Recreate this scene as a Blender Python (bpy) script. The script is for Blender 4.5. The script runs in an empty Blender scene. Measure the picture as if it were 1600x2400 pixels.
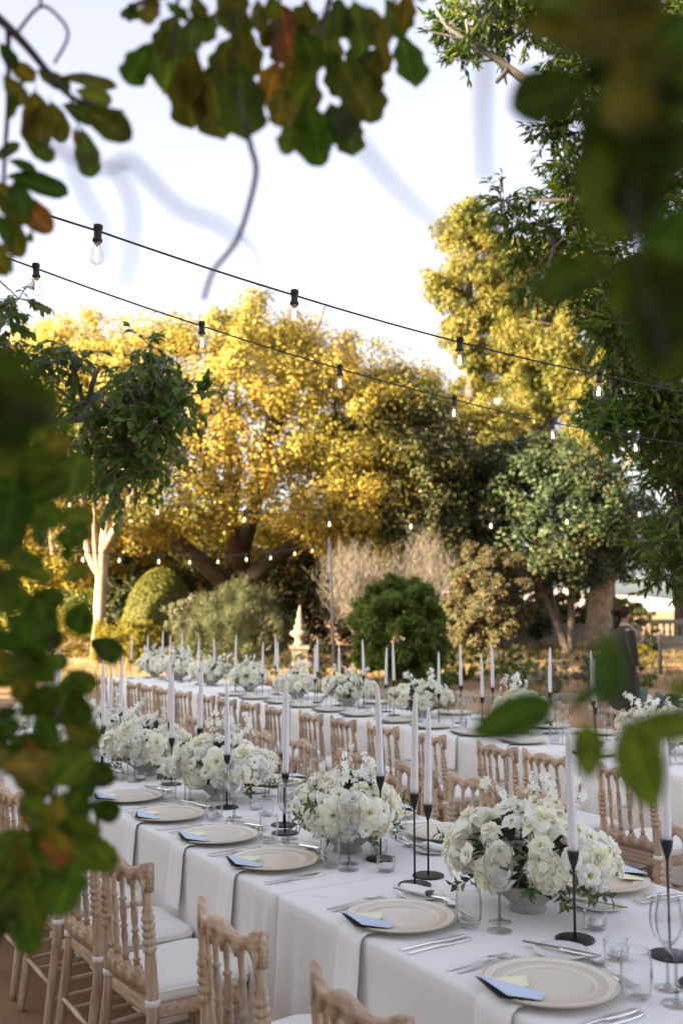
import bpy, bmesh, math, random
import numpy as np
from mathutils import Vector, Matrix

scene = bpy.context.scene
COL = scene.collection
rad = math.radians
random.seed(11)
rng = np.random.default_rng(11)

# ------------------------------------------------------------------ camera, world, sun, exposure
CAM_Z, PITCH, FPX = 1.68, math.atan(230 / 2333.0), 2333.0
cam_data = bpy.data.cameras.new('camera')
cam = bpy.data.objects.new('camera', cam_data)
COL.objects.link(cam)
cam.location = (0, 0, CAM_Z)
cam.rotation_euler = (rad(90) + PITCH, 0, 0)
cam_data.sensor_fit = 'VERTICAL'
cam_data.sensor_height = 36.0
cam_data.lens = 36.0 * FPX / 2400.0
cam_data.clip_start = 0.05
cam_data.clip_end = 9000
cam_data.dof.use_dof = True
cam_data.dof.focus_distance = 3.9
cam_data.dof.aperture_fstop = 2.8
scene.camera = cam

SUN_AZ, SUN_EL = rad(62), rad(17)          # direction the light travels, clockwise from +Y
LD = Vector((math.sin(SUN_AZ) * math.cos(SUN_EL), math.cos(SUN_AZ) * math.cos(SUN_EL), -math.sin(SUN_EL)))
world = bpy.data.worlds.new('World')
scene.world = world
world.use_nodes = True
wn = world.node_tree
for n in list(wn.nodes):
    wn.nodes.remove(n)
sky = wn.nodes.new('ShaderNodeTexSky')
sky.sky_type = 'NISHITA'
sky.sun_disc = False
sky.sun_elevation = SUN_EL
sky.sun_rotation = SUN_AZ + math.pi
sky.air_density = 1.0
sky.dust_density = 3.2
sky.ozone_density = 1.0
bg = wn.nodes.new('ShaderNodeBackground')
bg.inputs['Strength'].default_value = 0.05
bg2 = wn.nodes.new('ShaderNodeBackground')          # even veil of thin high haze over the whole sky
bg2.inputs['Color'].default_value = (1, .965, 1, 1)
bg2.inputs['Strength'].default_value = 0.008
ads = wn.nodes.new('ShaderNodeAddShader')
wo = wn.nodes.new('ShaderNodeOutputWorld')
hz = wn.nodes.new('ShaderNodeHueSaturation')         # the haze takes part of the blue out of the sky
hz.inputs['Saturation'].default_value = 0.42
hz.inputs['Hue'].default_value = 0.535
wn.links.new(sky.outputs[0], hz.inputs['Color'])
wn.links.new(hz.outputs[0], bg.inputs['Color'])
wn.links.new(bg.outputs[0], ads.inputs[0])
wn.links.new(bg2.outputs[0], ads.inputs[1])
wn.links.new(ads.outputs[0], wo.inputs['Surface'])
sl = bpy.data.lights.new('sun', 'SUN')
sl.energy = 5.0
sl.angle = rad(0.6)
sl.color = (1.0, 0.785, 0.49)
so = bpy.data.objects.new('sun', sl)
COL.objects.link(so)
so.rotation_euler = LD.to_track_quat('-Z', 'Y').to_euler()
so.location = (-30, -10, 30)
scene.view_settings.view_transform = 'Standard'
scene.view_settings.look = 'None'
scene.view_settings.gamma = 1.0
scene.view_settings.use_curve_mapping = False
scene.view_settings.exposure = 3.28
scene.render.engine = 'CYCLES'
cy = scene.cycles
cy.max_bounces = 7
cy.diffuse_bounces = 4
cy.glossy_bounces = 3
cy.transmission_bounces = 6
cy.transparent_max_bounces = 28
cy.use_denoising = True
cy.caustics_reflective = False
cy.caustics_refractive = False
cy.sample_clamp_indirect = 6.0


def pt(x, y, Y):
    """point of the world seen at photo pixel (x, y) and at the distance Y in front of the camera"""
    u, v = (x - 800) / FPX, -(y - 1200) / FPX
    dy = math.cos(PITCH) - v * math.sin(PITCH)
    dz = math.sin(PITCH) + v * math.cos(PITCH)
    t = Y / dy
    return Vector((u * t, Y, CAM_Z + dz * t))


# ------------------------------------------------------------------ object helpers
def finish(name, me, parent=None, loc=(0, 0, 0), rot=(0, 0, 0), scale=None):
    o = bpy.data.objects.new(name, me)
    COL.objects.link(o)
    o.location = loc
    o.rotation_euler = rot
    if scale is not None:
        o.scale = (scale,) * 3 if not hasattr(scale, '__len__') else scale
    if parent is not None:
        o.parent = parent
    return o


def tag(o, label=None, cat=None, group=None, kind=None):
    if label:
        o['label'] = label
    if cat:
        o['category'] = cat
    if group:
        o['group'] = group
    if kind:
        o['kind'] = kind
    return o


def thing(name, label, cat, loc=(0, 0, 0), rz=0.0, group=None):
    o = bpy.data.objects.new(name, None)
    COL.objects.link(o)
    o.empty_display_size = 0.1
    o.location = loc
    o.rotation_euler = (0, 0, rz)
    return tag(o, label, cat, group)


def dup(o, loc=None, rz=None, label=None, group=None, parent=None, scale=None):
    c = o.copy()
    COL.objects.link(c)
    if parent is not None:
        c.parent = parent
    if loc is not None:
        c.location = loc
    if rz is not None:
        c.rotation_euler = (o.rotation_euler[0], o.rotation_euler[1], rz)
    if scale is not None:
        c.scale = (scale,) * 3
    if label:
        c['label'] = label
    if group:
        c['group'] = group
    for ch in KIDS.get(o.name, [k for k in o.children]):
        dup(ch, parent=c)
    return c


KIDS = {}


class MB:
    """collects quads / tris and becomes ONE mesh"""

    def __init__(self):
        self.v, self.f, self.m = [], [], []

    def add(self, verts, faces, mi=0):
        k = len(self.v)
        self.v.extend([tuple(p) for p in verts])
        self.f.extend([tuple(i + k for i in fc) for fc in faces])
        self.m.extend([mi] * len(faces))

    def tube(self, path, radii, seg=6, mi=0, cap=True):
        path = [Vector(p) for p in path]
        n = len(path)
        if not hasattr(radii, '__len__'):
            radii = [radii] * n
        vs, prev = [], None
        for i, p in enumerate(path):
            d = (path[min(i + 1, n - 1)] - path[max(i - 1, 0)])
            if d.length < 1e-9:
                d = Vector((0, 0, 1))
            d.normalize()
            ref = prev if prev is not None else (Vector((1, 0, 0)) if abs(d.x) < .8 else Vector((0, 1, 0)))
            a = (ref - d * ref.dot(d)).normalized()
            prev = a
            b = d.cross(a)
            for k in range(seg):
                t = 2 * math.pi * k / seg
                vs.append(p + (a * math.cos(t) + b * math.sin(t)) * radii[i])
        fs = []
        for i in range(n - 1):
            for k in range(seg):
                k2 = (k + 1) % seg
                fs.append((i * seg + k, i * seg + k2, (i + 1) * seg + k2, (i + 1) * seg + k))
        if cap:
            fs.append(tuple(range(seg - 1, -1, -1)))
            fs.append(tuple((n - 1) * seg + k for k in range(seg)))
        self.add(vs, fs, mi)

    def lathe(self, prof, seg=24, mi=0, c=(0, 0, 0), mod=None):
        vs, fs = [], []
        n = len(prof)
        for i, (r, z) in enumerate(prof):
            for k in range(seg):
                t = 2 * math.pi * k / seg
                rr, zz = (r, z) if mod is None else mod(i, k, r, z)
                vs.append((c[0] + rr * math.cos(t), c[1] + rr * math.sin(t), c[2] + zz))
        for i in range(n - 1):
            for k in range(seg):
                k2 = (k + 1) % seg
                fs.append((i * seg + k, i * seg + k2, (i + 1) * seg + k2, (i + 1) * seg + k))
        if prof[0][0] > 1e-5:
            fs.append(tuple(range(seg - 1, -1, -1)))
        if prof[-1][0] > 1e-5:
            fs.append(tuple((n - 1) * seg + k for k in range(seg)))
        self.add(vs, fs, mi)

    def open_lathe(self, prof, seg=24, mi=0, c=(0, 0, 0), mod=None):
        k0 = len(self.f)
        self.lathe(prof, seg, mi, c, mod)
        while self.f and len(self.f[-1]) > 4:
            self.f.pop(); self.m.pop()

    def box(self, lo, hi, mi=0):
        x0, y0, z0 = lo
        x1, y1, z1 = hi
        self.add([(x0, y0, z0), (x1, y0, z0), (x1, y1, z0), (x0, y1, z0), (x0, y0, z1), (x1, y0, z1), (x1, y1, z1), (x0, y1, z1)],
                 [(0, 3, 2, 1), (4, 5, 6, 7), (0, 1, 5, 4), (1, 2, 6, 5), (2, 3, 7, 6), (3, 0, 4, 7)], mi)

    def prism(self, outline, y0, y1, mi=0, bend=None):
        """outline in (x, z), extruded along y; bend(x) adds to y"""
        n = len(outline)
        vs = []
        for y in (y0, y1):
            for x, z in outline:
                vs.append((x, y + (bend(x) if bend else 0), z))
        fs = [tuple(range(n)), tuple(range(2 * n - 1, n - 1, -1))]
        for i in range(n):
            j = (i + 1) % n
            fs.append((j, i, n + i, n + j))
        self.add(vs, fs, mi)

    def grid(self, P, mi=0):
        """P[i][j] points"""
        ni, nj = len(P), len(P[0])
        vs = [p for row in P for p in row]
        fs = [(i * nj + j, i * nj + j + 1, (i + 1) * nj + j + 1, (i + 1) * nj + j) for i in range(ni - 1) for j in range(nj - 1)]
        self.add(vs, fs, mi)

    def mesh(self, name, mats, smooth=True):
        me = bpy.data.meshes.new(name)
        me.from_pydata(self.v, [], self.f)
        if not isinstance(mats, (list, tuple)):
            mats = [mats]
        for m in mats:
            me.materials.append(m)
        if len(mats) > 1:
            me.polygons.foreach_set('material_index', self.m)
        me.polygons.foreach_set('use_smooth', [smooth] * len(self.f))
        me.update()
        return me

    def build(self, name, mats, parent=None, smooth=True, **k):
        return finish(name, self.mesh(name, mats, smooth), parent, **k)


def raw_mesh(name, V, F, mat, smooth=False):
    """numpy arrays: V (n,3), F (m,k)"""
    me = bpy.data.meshes.new(name)
    k = F.shape[1]
    me.vertices.add(len(V))
    me.vertices.foreach_set('co', np.ascontiguousarray(V, dtype=np.float32).ravel())
    me.loops.add(F.size)
    me.loops.foreach_set('vertex_index', np.ascontiguousarray(F, dtype=np.int32).ravel())
    me.polygons.add(len(F))
    me.polygons.foreach_set('loop_start', np.arange(0, F.size, k, dtype=np.int32))
    if smooth:
        me.polygons.foreach_set('use_smooth', np.ones(len(F), dtype=bool))
    me.materials.append(mat)
    me.update(calc_edges=True)
    return me


# ------------------------------------------------------------------ materials
def new_mat(name):
    m = bpy.data.materials.new(name)
    m.use_nodes = True
    nt = m.node_tree
    return m, nt, nt.nodes['Principled BSDF'], nt.nodes['Material Output']


def ramp(nt, stops, fac):
    r = nt.nodes.new('ShaderNodeValToRGB')
    e = r.color_ramp.elements
    while len(e) < len(stops):
        e.new(0.5)
    for i, (p, c) in enumerate(stops):
        e[i].position = p
        e[i].color = (c[0], c[1], c[2], 1)
    nt.links.new(fac, r.inputs[0])
    return r


def noise_node(nt, scale, detail=4, rough=.55, vec=None, stretch=None):
    n = nt.nodes.new('ShaderNodeTexNoise')
    n.inputs['Scale'].default_value = scale
    n.inputs['Detail'].default_value = detail
    n.inputs['Roughness'].default_value = rough
    tc = nt.nodes.new('ShaderNodeTexCoord')
    src = tc.outputs['Object']
    if stretch:
        mp = nt.nodes.new('ShaderNodeMapping')
        mp.inputs['Scale'].default_value = stretch
        nt.links.new(src, mp.inputs['Vector'])
        src = mp.outputs[0]
    nt.links.new(src, n.inputs['Vector'])
    return n


def bump(nt, b, height, strength, dist=.01):
    bn = nt.nodes.new('ShaderNodeBump')
    bn.inputs['Strength'].default_value = strength
    bn.inputs['Distance'].default_value = dist
    nt.links.new(height, bn.inputs['Height'])
    nt.links.new(bn.outputs[0], b.inputs['Normal'])


def simple(name, col, rough=.6, metal=0.0, var=0.0, scale=20, bmp=0.0, bscale=200, spec=.5):
    m, nt, b, out = new_mat(name)
    b.inputs['Roughness'].default_value = rough
    b.inputs['Metallic'].default_value = metal
    b.inputs['Specular IOR Level'].default_value = spec
    if var:
        n = noise_node(nt, scale)
        r = ramp(nt, [(.3, [c * (1 - var) for c in col]), (.7, [min(1, c * (1 + var)) for c in col])], n.outputs[0])
        nt.links.new(r.outputs[0], b.inputs['Base Color'])
    else:
        b.inputs['Base Color'].default_value = (*col, 1)
    if bmp:
        n2 = noise_node(nt, bscale, 3)
        bump(nt, b, n2.outputs[0], bmp, .004)
    return m


def leaf_mat(name, stops, transl=.35, rough=.5, spec=.35, src='island', tcol=1.25, patch=None, tblue=.7):
    m, nt, b, out = new_mat(name)
    if src == 'island':
        g = nt.nodes.new('ShaderNodeNewGeometry')
        fac = g.outputs['Random Per Island']
    else:
        g = nt.nodes.new('ShaderNodeObjectInfo')
        fac = g.outputs['Random']
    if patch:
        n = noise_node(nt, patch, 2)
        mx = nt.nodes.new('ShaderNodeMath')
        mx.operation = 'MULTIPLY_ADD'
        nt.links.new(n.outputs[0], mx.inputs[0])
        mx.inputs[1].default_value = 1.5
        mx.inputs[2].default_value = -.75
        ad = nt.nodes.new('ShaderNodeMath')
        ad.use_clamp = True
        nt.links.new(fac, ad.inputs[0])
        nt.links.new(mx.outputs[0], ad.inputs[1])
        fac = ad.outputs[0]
    r = ramp(nt, stops, fac)
    b.inputs['Roughness'].default_value = rough
    b.inputs['Specular IOR Level'].default_value = spec
    if src == 'object':                                  # blotches, midrib and side veins of leaves seen close by
        tc = nt.nodes.new('ShaderNodeTexCoord')
        n4 = nt.nodes.new('ShaderNodeTexNoise')
        n4.noise_dimensions = '4D'
        n4.inputs['Scale'].default_value = 3.2
        nt.links.new(tc.outputs['Object'], n4.inputs['Vector'])
        m9 = nt.nodes.new('ShaderNodeMath')
        m9.operation = 'MULTIPLY'
        m9.inputs[1].default_value = 40
        nt.links.new(g.outputs['Random'], m9.inputs[0])
        nt.links.new(m9.outputs[0], n4.inputs['W'])
        r2 = ramp(nt, [(.30, (.55, .62, .5)), (.5, (1, 1, 1)), (.64, (1.25, 1.2, 1.1)), (.82, (1.7, 1.25, .85))], n4.outputs[0])
        sx_ = nt.nodes.new('ShaderNodeSeparateXYZ')
        nt.links.new(tc.outputs['Object'], sx_.inputs[0])
        ab = nt.nodes.new('ShaderNodeMath')
        ab.operation = 'ABSOLUTE'
        nt.links.new(sx_.outputs[0], ab.inputs[0])
        r3 = ramp(nt, [(0, (2.0, 1.9, 1.5)), (.018, (1.7, 1.6, 1.3)), (.035, (1, 1, 1))], ab.outputs[0])
        v1 = nt.nodes.new('ShaderNodeMath')
        v1.operation = 'MULTIPLY_ADD'
        v1.inputs[1].default_value = -.9
        nt.links.new(ab.outputs[0], v1.inputs[0])
        nt.links.new(sx_.outputs[1], v1.inputs[2])
        v2 = nt.nodes.new('ShaderNodeMath')
        v2.operation = 'PINGPONG'
        v2.inputs[1].default_value = .055
        nt.links.new(v1.outputs[0], v2.inputs[0])
        r4 = ramp(nt, [(0, (1.5, 1.45, 1.2)), (.012, (1, 1, 1))], v2.outputs[0])
        last = r.outputs[0]
        for q in (r2, r3, r4):
            mm = nt.nodes.new('ShaderNodeMixRGB')
            mm.blend_type = 'MULTIPLY'
            mm.inputs[0].default_value = 1
            nt.links.new(last, mm.inputs[1])
            nt.links.new(q.outputs[0], mm.inputs[2])
            last = mm.outputs[0]
        r = last.node
    nt.links.new(r.outputs[0], b.inputs['Base Color'])
    t = nt.nodes.new('ShaderNodeBsdfTranslucent')
    mu = nt.nodes.new('ShaderNodeMixRGB')
    mu.blend_type = 'MULTIPLY'
    mu.inputs[0].default_value = 1
    mu.inputs[2].default_value = (tcol, tcol, tcol * tblue, 1)
    nt.links.new(r.outputs[0], mu.inputs[1])
    nt.links.new(mu.outputs[0], t.inputs['Color'])
    mix = nt.nodes.new('ShaderNodeMixShader')
    mix.inputs[0].default_value = transl
    nt.links.new(b.outputs[0], mix.inputs[1])
    nt.links.new(t.outputs[0], mix.inputs[2])
    nt.links.new(mix.outputs[0], out.inputs['Surface'])
    return m


def glass_mat(name, tint=(.965, .975, .975), edge=.75):
    m, nt, b, out = new_mat(name)
    nt.nodes.remove(b)
    tr = nt.nodes.new('ShaderNodeBsdfTransparent')
    tr.inputs[0].default_value = (*tint, 1)
    gl = nt.nodes.new('ShaderNodeBsdfGlossy')
    gl.inputs['Roughness'].default_value = .03
    gl.inputs['Color'].default_value = (.95, .97, .97, 1)
    lw = nt.nodes.new('ShaderNodeLayerWeight')
    lw.inputs['Blend'].default_value = .5
    pw = nt.nodes.new('ShaderNodeMath')
    pw.operation = 'POWER'
    pw.inputs[1].default_value = 3.2
    nt.links.new(lw.outputs['Facing'], pw.inputs[0])
    dk = ramp(nt, [(0, tint), (.5, [c * .985 for c in tint]), (.85, [c * .72 for c in tint]), (1, [c * .42 for c in tint])], lw.outputs['Facing'])
    nt.links.new(dk.outputs[0], tr.inputs[0])
    ml = nt.nodes.new('ShaderNodeMath')
    ml.operation = 'MULTIPLY_ADD'
    ml.inputs[1].default_value = edge
    ml.inputs[2].default_value = .03
    nt.links.new(pw.outputs[0], ml.inputs[0])
    mix = nt.nodes.new('ShaderNodeMixShader')
    nt.links.new(ml.outputs[0], mix.inputs[0])
    nt.links.new(tr.outputs[0], mix.inputs[1])
    nt.links.new(gl.outputs[0], mix.inputs[2])
    nt.links.new(mix.outputs[0], out.inputs['Surface'])
    return m


def wood_mat(stretch=(9, 9, 1.1)):
    m, nt, b, out = new_mat('limed_wood')
    n = noise_node(nt, 9, 5, .6, stretch=stretch)
    r = ramp(nt, [(.30, (.33, .20, .12)), (.43, (.44, .30, .20)), (.55, (.51, .385, .275)), (.64, (.57, .46, .355)), (.76, (.67, .60, .53))], n.outputs[0])
    oi = nt.nodes.new('ShaderNodeObjectInfo')
    hs = nt.nodes.new('ShaderNodeHueSaturation')
    mr = nt.nodes.new('ShaderNodeMapRange')
    mr.inputs['To Min'].default_value = .86
    mr.inputs['To Max'].default_value = 1.12
    nt.links.new(oi.outputs['Random'], mr.inputs['Value'])
    nt.links.new(mr.outputs[0], hs.inputs['Value'])
    nt.links.new(r.outputs[0], hs.inputs['Color'])
    nt.links.new(hs.outputs[0], b.inputs['Base Color'])
    b.inputs['Roughness'].default_value = .55
    bump(nt, b, n.outputs[0], .25, .002)
    return m


def cloth_mat(name, col, wr=.35):
    m, nt, b, out = new_mat(name)
    b.inputs['Roughness'].default_value = .85
    b.inputs['Specular IOR Level'].default_value = .2
    b.inputs['Sheen Weight'].default_value = .15
    n = noise_node(nt, 3.0, 5, .6)
    r = ramp(nt, [(.3, [c * .96 for c in col]), (.7, col)], n.outputs[0])
    nt.links.new(r.outputs[0], b.inputs['Base Color'])
    w = noise_node(nt, 420, 2)
    a = nt.nodes.new('ShaderNodeMath')
    a.operation = 'MULTIPLY_ADD'
    a.inputs[1].default_value = .12
    nt.links.new(w.outputs[0], a.inputs[0])
    n3 = noise_node(nt, 5, 4, .55)
    nt.links.new(n3.outputs[0], a.inputs[2])
    bump(nt, b, a.outputs[0], wr, .012)
    return m


M = {}
M['cloth'] = cloth_mat('white_linen', (.80, .785, .765), .5)
M['napkin'] = cloth_mat('white_napkin', (.84, .83, .84), .25)
M['cushion'] = cloth_mat('cushion_cloth', (.82, .80, .76), .15)
M['wood'] = wood_mat()
M['wood_x'] = wood_mat((1.1, 9, 9))
M['wood_y'] = wood_mat((9, 1.1, 9))
M['black'] = simple('black_metal', (.012, .012, .014), .45, 0, 0, spec=.4)
M['wax'] = simple('white_wax', (.80, .79, .83), .45, 0, .02, 12)
M['wax'].node_tree.nodes['Principled BSDF'].inputs['Subsurface Weight'].default_value = .15
M['wax'].node_tree.nodes['Principled BSDF'].inputs['Subsurface Radius'].default_value = (.01, .01, .01)
M['wick'] = simple('wick', (.5, .48, .44), .9)
M['silver'] = simple('polished_steel', (.80, .79, .78), .30, 1.0)
M['charger'] = simple('beige_stoneware', (.60, .525, .445), .30, 0, .10, 9, .12, 160)
M['china'] = simple('white_china', (.72, .72, .70), .2)
M['bowl'] = simple('grey_stone_bowl', (.36, .36, .33), .6, 0, .2, 14, .3, 60)
M['blue'] = simple('blue_card', (.52, .61, .74), .75)
M['ivory'] = simple('pale_yellow_card', (.80, .80, .56), .75)
M['ink'] = simple('black_card', (.02, .02, .025), .6)
M['glass'] = glass_mat('clear_glass', (.985, .988, .988), .75)
M['bulbglass'] = glass_mat('bulb_glass', (.96, .945, .90), .7)
M['cable'] = simple('rubber_cable', (.018, .022, .02), .6)
M['stem'] = simple('flower_stem', (.06, .10, .03), .6)
M['bark_dark'] = simple('dark_bark', (.07, .055, .042), .9, 0, .4, 9, .6, 30)
M['bark_pale'] = simple('pale_bark', (.25, .185, .13), .85, 0, .45, 3, 1.0, 8)
M['bark_grey'] = simple('grey_bark', (.20, .18, .16), .9, 0, .35, 16, .6, 40)
M['stone'] = simple('weathered_stone', (.27, .245, .20), .9, 0, .25, 6, .5, 25)
M['steel_post'] = simple('galvanised_post', (.20, .185, .165), .7, 0, .2, 30)


def petal_mat(name, stops, tr=.3):
    m = leaf_mat(name, stops, tr, .6, .25, 'island', 1.04, None, .90)
    return m


M['rose'] = petal_mat('rose_petal', [(0, (.93, .92, .78)), (.5, (.96, .95, .86)), (1, (.95, .93, .74))], .3)
M['white'] = petal_mat('white_petal', [(0, (.92, .92, .88)), (.6, (.95, .95, .92)), (1, (.90, .91, .84))], .28)
M['cream'] = petal_mat('cream_petal', [(0, (.94, .91, .80)), (.6, (.96, .94, .86)), (1, (.93, .91, .78))], .28)
M['eye'] = simple('flower_eye', (.32, .33, .04), .7)
M['sprig'] = leaf_mat('sprig_leaf', [(0, (.03, .07, .018)), (.55, (.055, .11, .03)), (.8, (.12, .18, .07)), (1, (.32, .36, .20))], .25)
M['darkleaf'] = leaf_mat('bouquet_leaf', [(0, (.02, .045, .018)), (1, (.05, .09, .03))], .2)

def charger_mat():
    m, nt, b, out = new_mat('beige_stoneware')
    tc = nt.nodes.new('ShaderNodeTexCoord')
    ln = nt.nodes.new('ShaderNodeVectorMath')
    ln.operation = 'LENGTH'
    nt.links.new(tc.outputs['Object'], ln.inputs[0])
    n = noise_node(nt, 22, 5, .6)
    ad = nt.nodes.new('ShaderNodeMath')
    ad.operation = 'MULTIPLY_ADD'
    ad.inputs[1].default_value = .05
    nt.links.new(n.outputs[0], ad.inputs[0])
    sc_ = nt.nodes.new('ShaderNodeMath')
    sc_.operation = 'MULTIPLY_ADD'
    sc_.inputs[1].default_value = 6.0
    sc_.inputs[2].default_value = -.025
    nt.links.new(ln.outputs['Value'], sc_.inputs[0])
    nt.links.new(sc_.outputs[0], ad.inputs[2])
    base, pale, warm = (.70, .63, .525), (.81, .775, .70), (.59, .50, .39)
    r = ramp(nt, [(0, base), (.60, base), (.635, warm), (.665, pale), (.70, base), (.84, warm), (.87, pale), (.90, base), (.93, pale), (.97, warm)], ad.outputs[0])
    nt.links.new(r.outputs[0], b.inputs['Base Color'])
    b.inputs['Roughness'].default_value = .28
    return m


M['charger'] = charger_mat()
# ------------------------------------------------------------------ setting: ground
def ground_mat():
    m, nt, b, out = new_mat('sandy_gravel')
    n1 = noise_node(nt, .35, 5, .6)
    n2 = noise_node(nt, 60, 4, .7)
    r1 = ramp(nt, [(.35, (.26, .155, .09)), (.55, (.34, .215, .13)), (.72, (.40, .28, .17))], n1.outputs[0])
    r2 = ramp(nt, [(.3, (.62, .60, .58)), (.7, (1.15, 1.12, 1.1))], n2.outputs[0])
    mu = nt.nodes.new('ShaderNodeMixRGB')
    mu.blend_type = 'MULTIPLY'
    mu.inputs[0].default_value = 1
    nt.links.new(r1.outputs[0], mu.inputs[1])
    nt.links.new(r2.outputs[0], mu.inputs[2])
    nt.links.new(mu.outputs[0], b.inputs['Base Color'])
    b.inputs['Roughness'].default_value = .95
    b.inputs['Specular IOR Level'].default_value = .15
    bump(nt, b, n2.outputs[0], .6, .01)
    return m


gb = MB()
xs = [-6000, -600, -120] + list(np.linspace(-40, 40, 41)) + [120, 600, 6000]
ys = [-600, -80] + list(np.linspace(-6, 70, 39)) + [120, 600, 6000]


def gh(x, y):
    w = max(0., min(1., (y - 20) / 10.)) * max(0., min(1., (70 - y) / 10.))
    return .10 * math.sin(x * .45 + 1.3) * math.sin(y * .33) * w


gb.grid([[(x, y, gh(x, y)) for x in xs] for y in ys])
tag(gb.build('ground', ground_mat()), 'sandy reddish brown gravel ground of the garden', kind='structure')

hm = simple('haze_toned_hills', (.46, .37, .36), .95, 0, .25, .004)  # pale base colour stands in for the haze of distance
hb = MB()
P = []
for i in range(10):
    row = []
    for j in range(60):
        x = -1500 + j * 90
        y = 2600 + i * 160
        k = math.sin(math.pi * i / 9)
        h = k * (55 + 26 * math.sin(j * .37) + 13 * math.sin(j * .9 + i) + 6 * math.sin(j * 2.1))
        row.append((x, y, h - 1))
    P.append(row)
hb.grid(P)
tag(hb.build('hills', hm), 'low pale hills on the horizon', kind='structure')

# ------------------------------------------------------------------ table frames (two parallel rows of tables)
AX, AY = -.532, .847                        # direction along the tables, away from the camera
RZ = math.atan2(-AY, -AX)                   # local +x runs towards the camera end, local +y across the table


def T(s, c, z=0.0):
    return Vector((s * AX + c * AY, s * AY - c * AX, z))


TW, TH = 1.15, .75
E1, E2 = 1.61, 4.66                          # chair-side edge of the front and of the rear row


def cloth_mesh(L, W, seed, drop=.74):
    rs = random.Random(seed)
    r = .014
    hx, hy = L / 2, W / 2
    pts = []

    def seg(x0, y0, x1, y1, n, nx, ny):
        for i in range(n):
            t = i / n
            pts.append((x0 + (x1 - x0) * t, y0 + (y1 - y0) * t, nx, ny))

    def arc(cx, cyy, a0, n=5):
        for i in range(n):
            a = a0 + math.pi / 2 * i / n
            pts.append((cx + r * math.cos(a), cyy + r * math.sin(a), math.cos(a), math.sin(a)))
    nl, nw = int(L / .022), int(W / .03)
    seg(-hx + r, -hy, hx - r, -hy, nl, 0, -1)
    arc(hx - r, -hy + r, -math.pi / 2)
    seg(hx, -hy + r, hx, hy - r, nw, 1, 0)
    arc(hx - r, hy - r, 0)
    seg(hx - r, hy, -hx + r, hy, nl, 0, 1)
    arc(-hx + r, hy - r, math.pi / 2)
    seg(-hx, hy - r, -hx, -hy + r, nw, -1, 0)
    arc(-hx + r, -hy + r, math.pi)
    ph = [rs.uniform(0, 6.28) for _ in range(8)]
    rows = []
    for ins, dz in ((.30, 0), (.12, .0008), (.03, 0), (.012, -.0006), (.004, -.004)):
        rows.append([(max(-hx + ins, min(hx - ins, x)), max(-hy + ins, min(hy - ins, y)), TH + .006 + dz * .4 + .0003 * math.sin(x * 5 + ph[0]) * math.sin(y * 6 + ph[1])) for x, y, nx, ny in pts])
    for k in range(15):
        h = drop * (k / 14.0) ** 1.15 + .010
        q = (h / drop)
        row = []
        for x, y, nx, ny in pts:
            p = x if abs(ny) > .5 else y
            half = hx if abs(ny) > .5 else hy
            dc = half - abs(p)                              # distance to the corner along this side
            sg = 1 if p > 0 else -1
            o = .004 + .012 * q
            o += q ** 1.3 * (.010 * math.sin(p * 5.1 + ph[2]) + .007 * math.sin(p * 11.7 + ph[3]) + .004 * math.sin(p * 23 + ph[4]) * q)
            w = math.exp(-(dc / .21) ** 2)
            o += q ** .85 * w * (.012 + .062 * .5 * (1 - math.cos(2 * math.pi * dc / (.105 + .02 * math.sin(ph[5])))))
            tx = sg * w * q * .03
            px_, py_ = x + nx * o, y + ny * o
            if abs(ny) > .5:
                px_ += tx * (0 if abs(p) > half - r * 1.2 else 1) * .3
                px_ = max(-hx - .02 - .015 * q, min(hx + .02 + .015 * q, px_))
            else:
                px_ = math.copysign(hx + min(.004, o), nx) if abs(nx) > .9 else px_
            row.append((px_, py_, TH + .006 - h))
        rows.append(row)
    mb = MB()
    n = len(pts)
    vs = [p for row in rows for p in row]
    fs = []
    for i in range(len(rows) - 1):
        for k in range(n):
            k2 = (k + 1) % n
            fs.append((i * n + k, (i + 1) * n + k, (i + 1) * n + k2, i * n + k2))
    fs.append(tuple(range(n)))
    mb.add(vs, fs)
    return mb.mesh('tablecloth', M['cloth'])


ORD = ['first', 'second', 'third', 'fourth', 'fifth', 'sixth', 'seventh', 'eighth', 'ninth', 'tenth', 'eleventh', 'twelfth', 'thirteenth',
       'fourteenth', 'fifteenth', 'sixteenth', 'seventeenth', 'eighteenth', 'nineteenth', 'twentieth', 'twenty-first', 'twenty-second', 'twenty-third', 'twenty-fourth', 'twenty-fifth', 'twenty-sixth', 'twenty-seventh', 'twenty-eighth']



def tables(row, edge, cuts):
    n = len(cuts) - 1
    for i in range(n):
        s0, s1 = cuts[i] + .004, cuts[i + 1] - .004
        c = T((s0 + s1) / 2, edge + TW / 2)
        L = s1 - s0
        cl = finish('tablecloth', cloth_mesh(L, TW, i * 7 + (3 if row == 'front' else 50)), None, c, (0, 0, RZ))
        what = {0: 'running out of view at the camera end', n - 1: 'closing the far end'}.get(i, '%s cloth from the camera' % ORD[i])
        tag(cl, 'floor length white tablecloth on the %s row, %s' % (row, what), 'tablecloth', 'tablecloths of the %s row' % row)


CUT1 = [.75, 2.954, 5.15, 7.35, 9.55]
CUT2 = [2.1, 4.4, 6.7, 9.0, 11.3, 13.5]
tables('front', E1, CUT1)
tables('rear', E2, CUT2)

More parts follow.
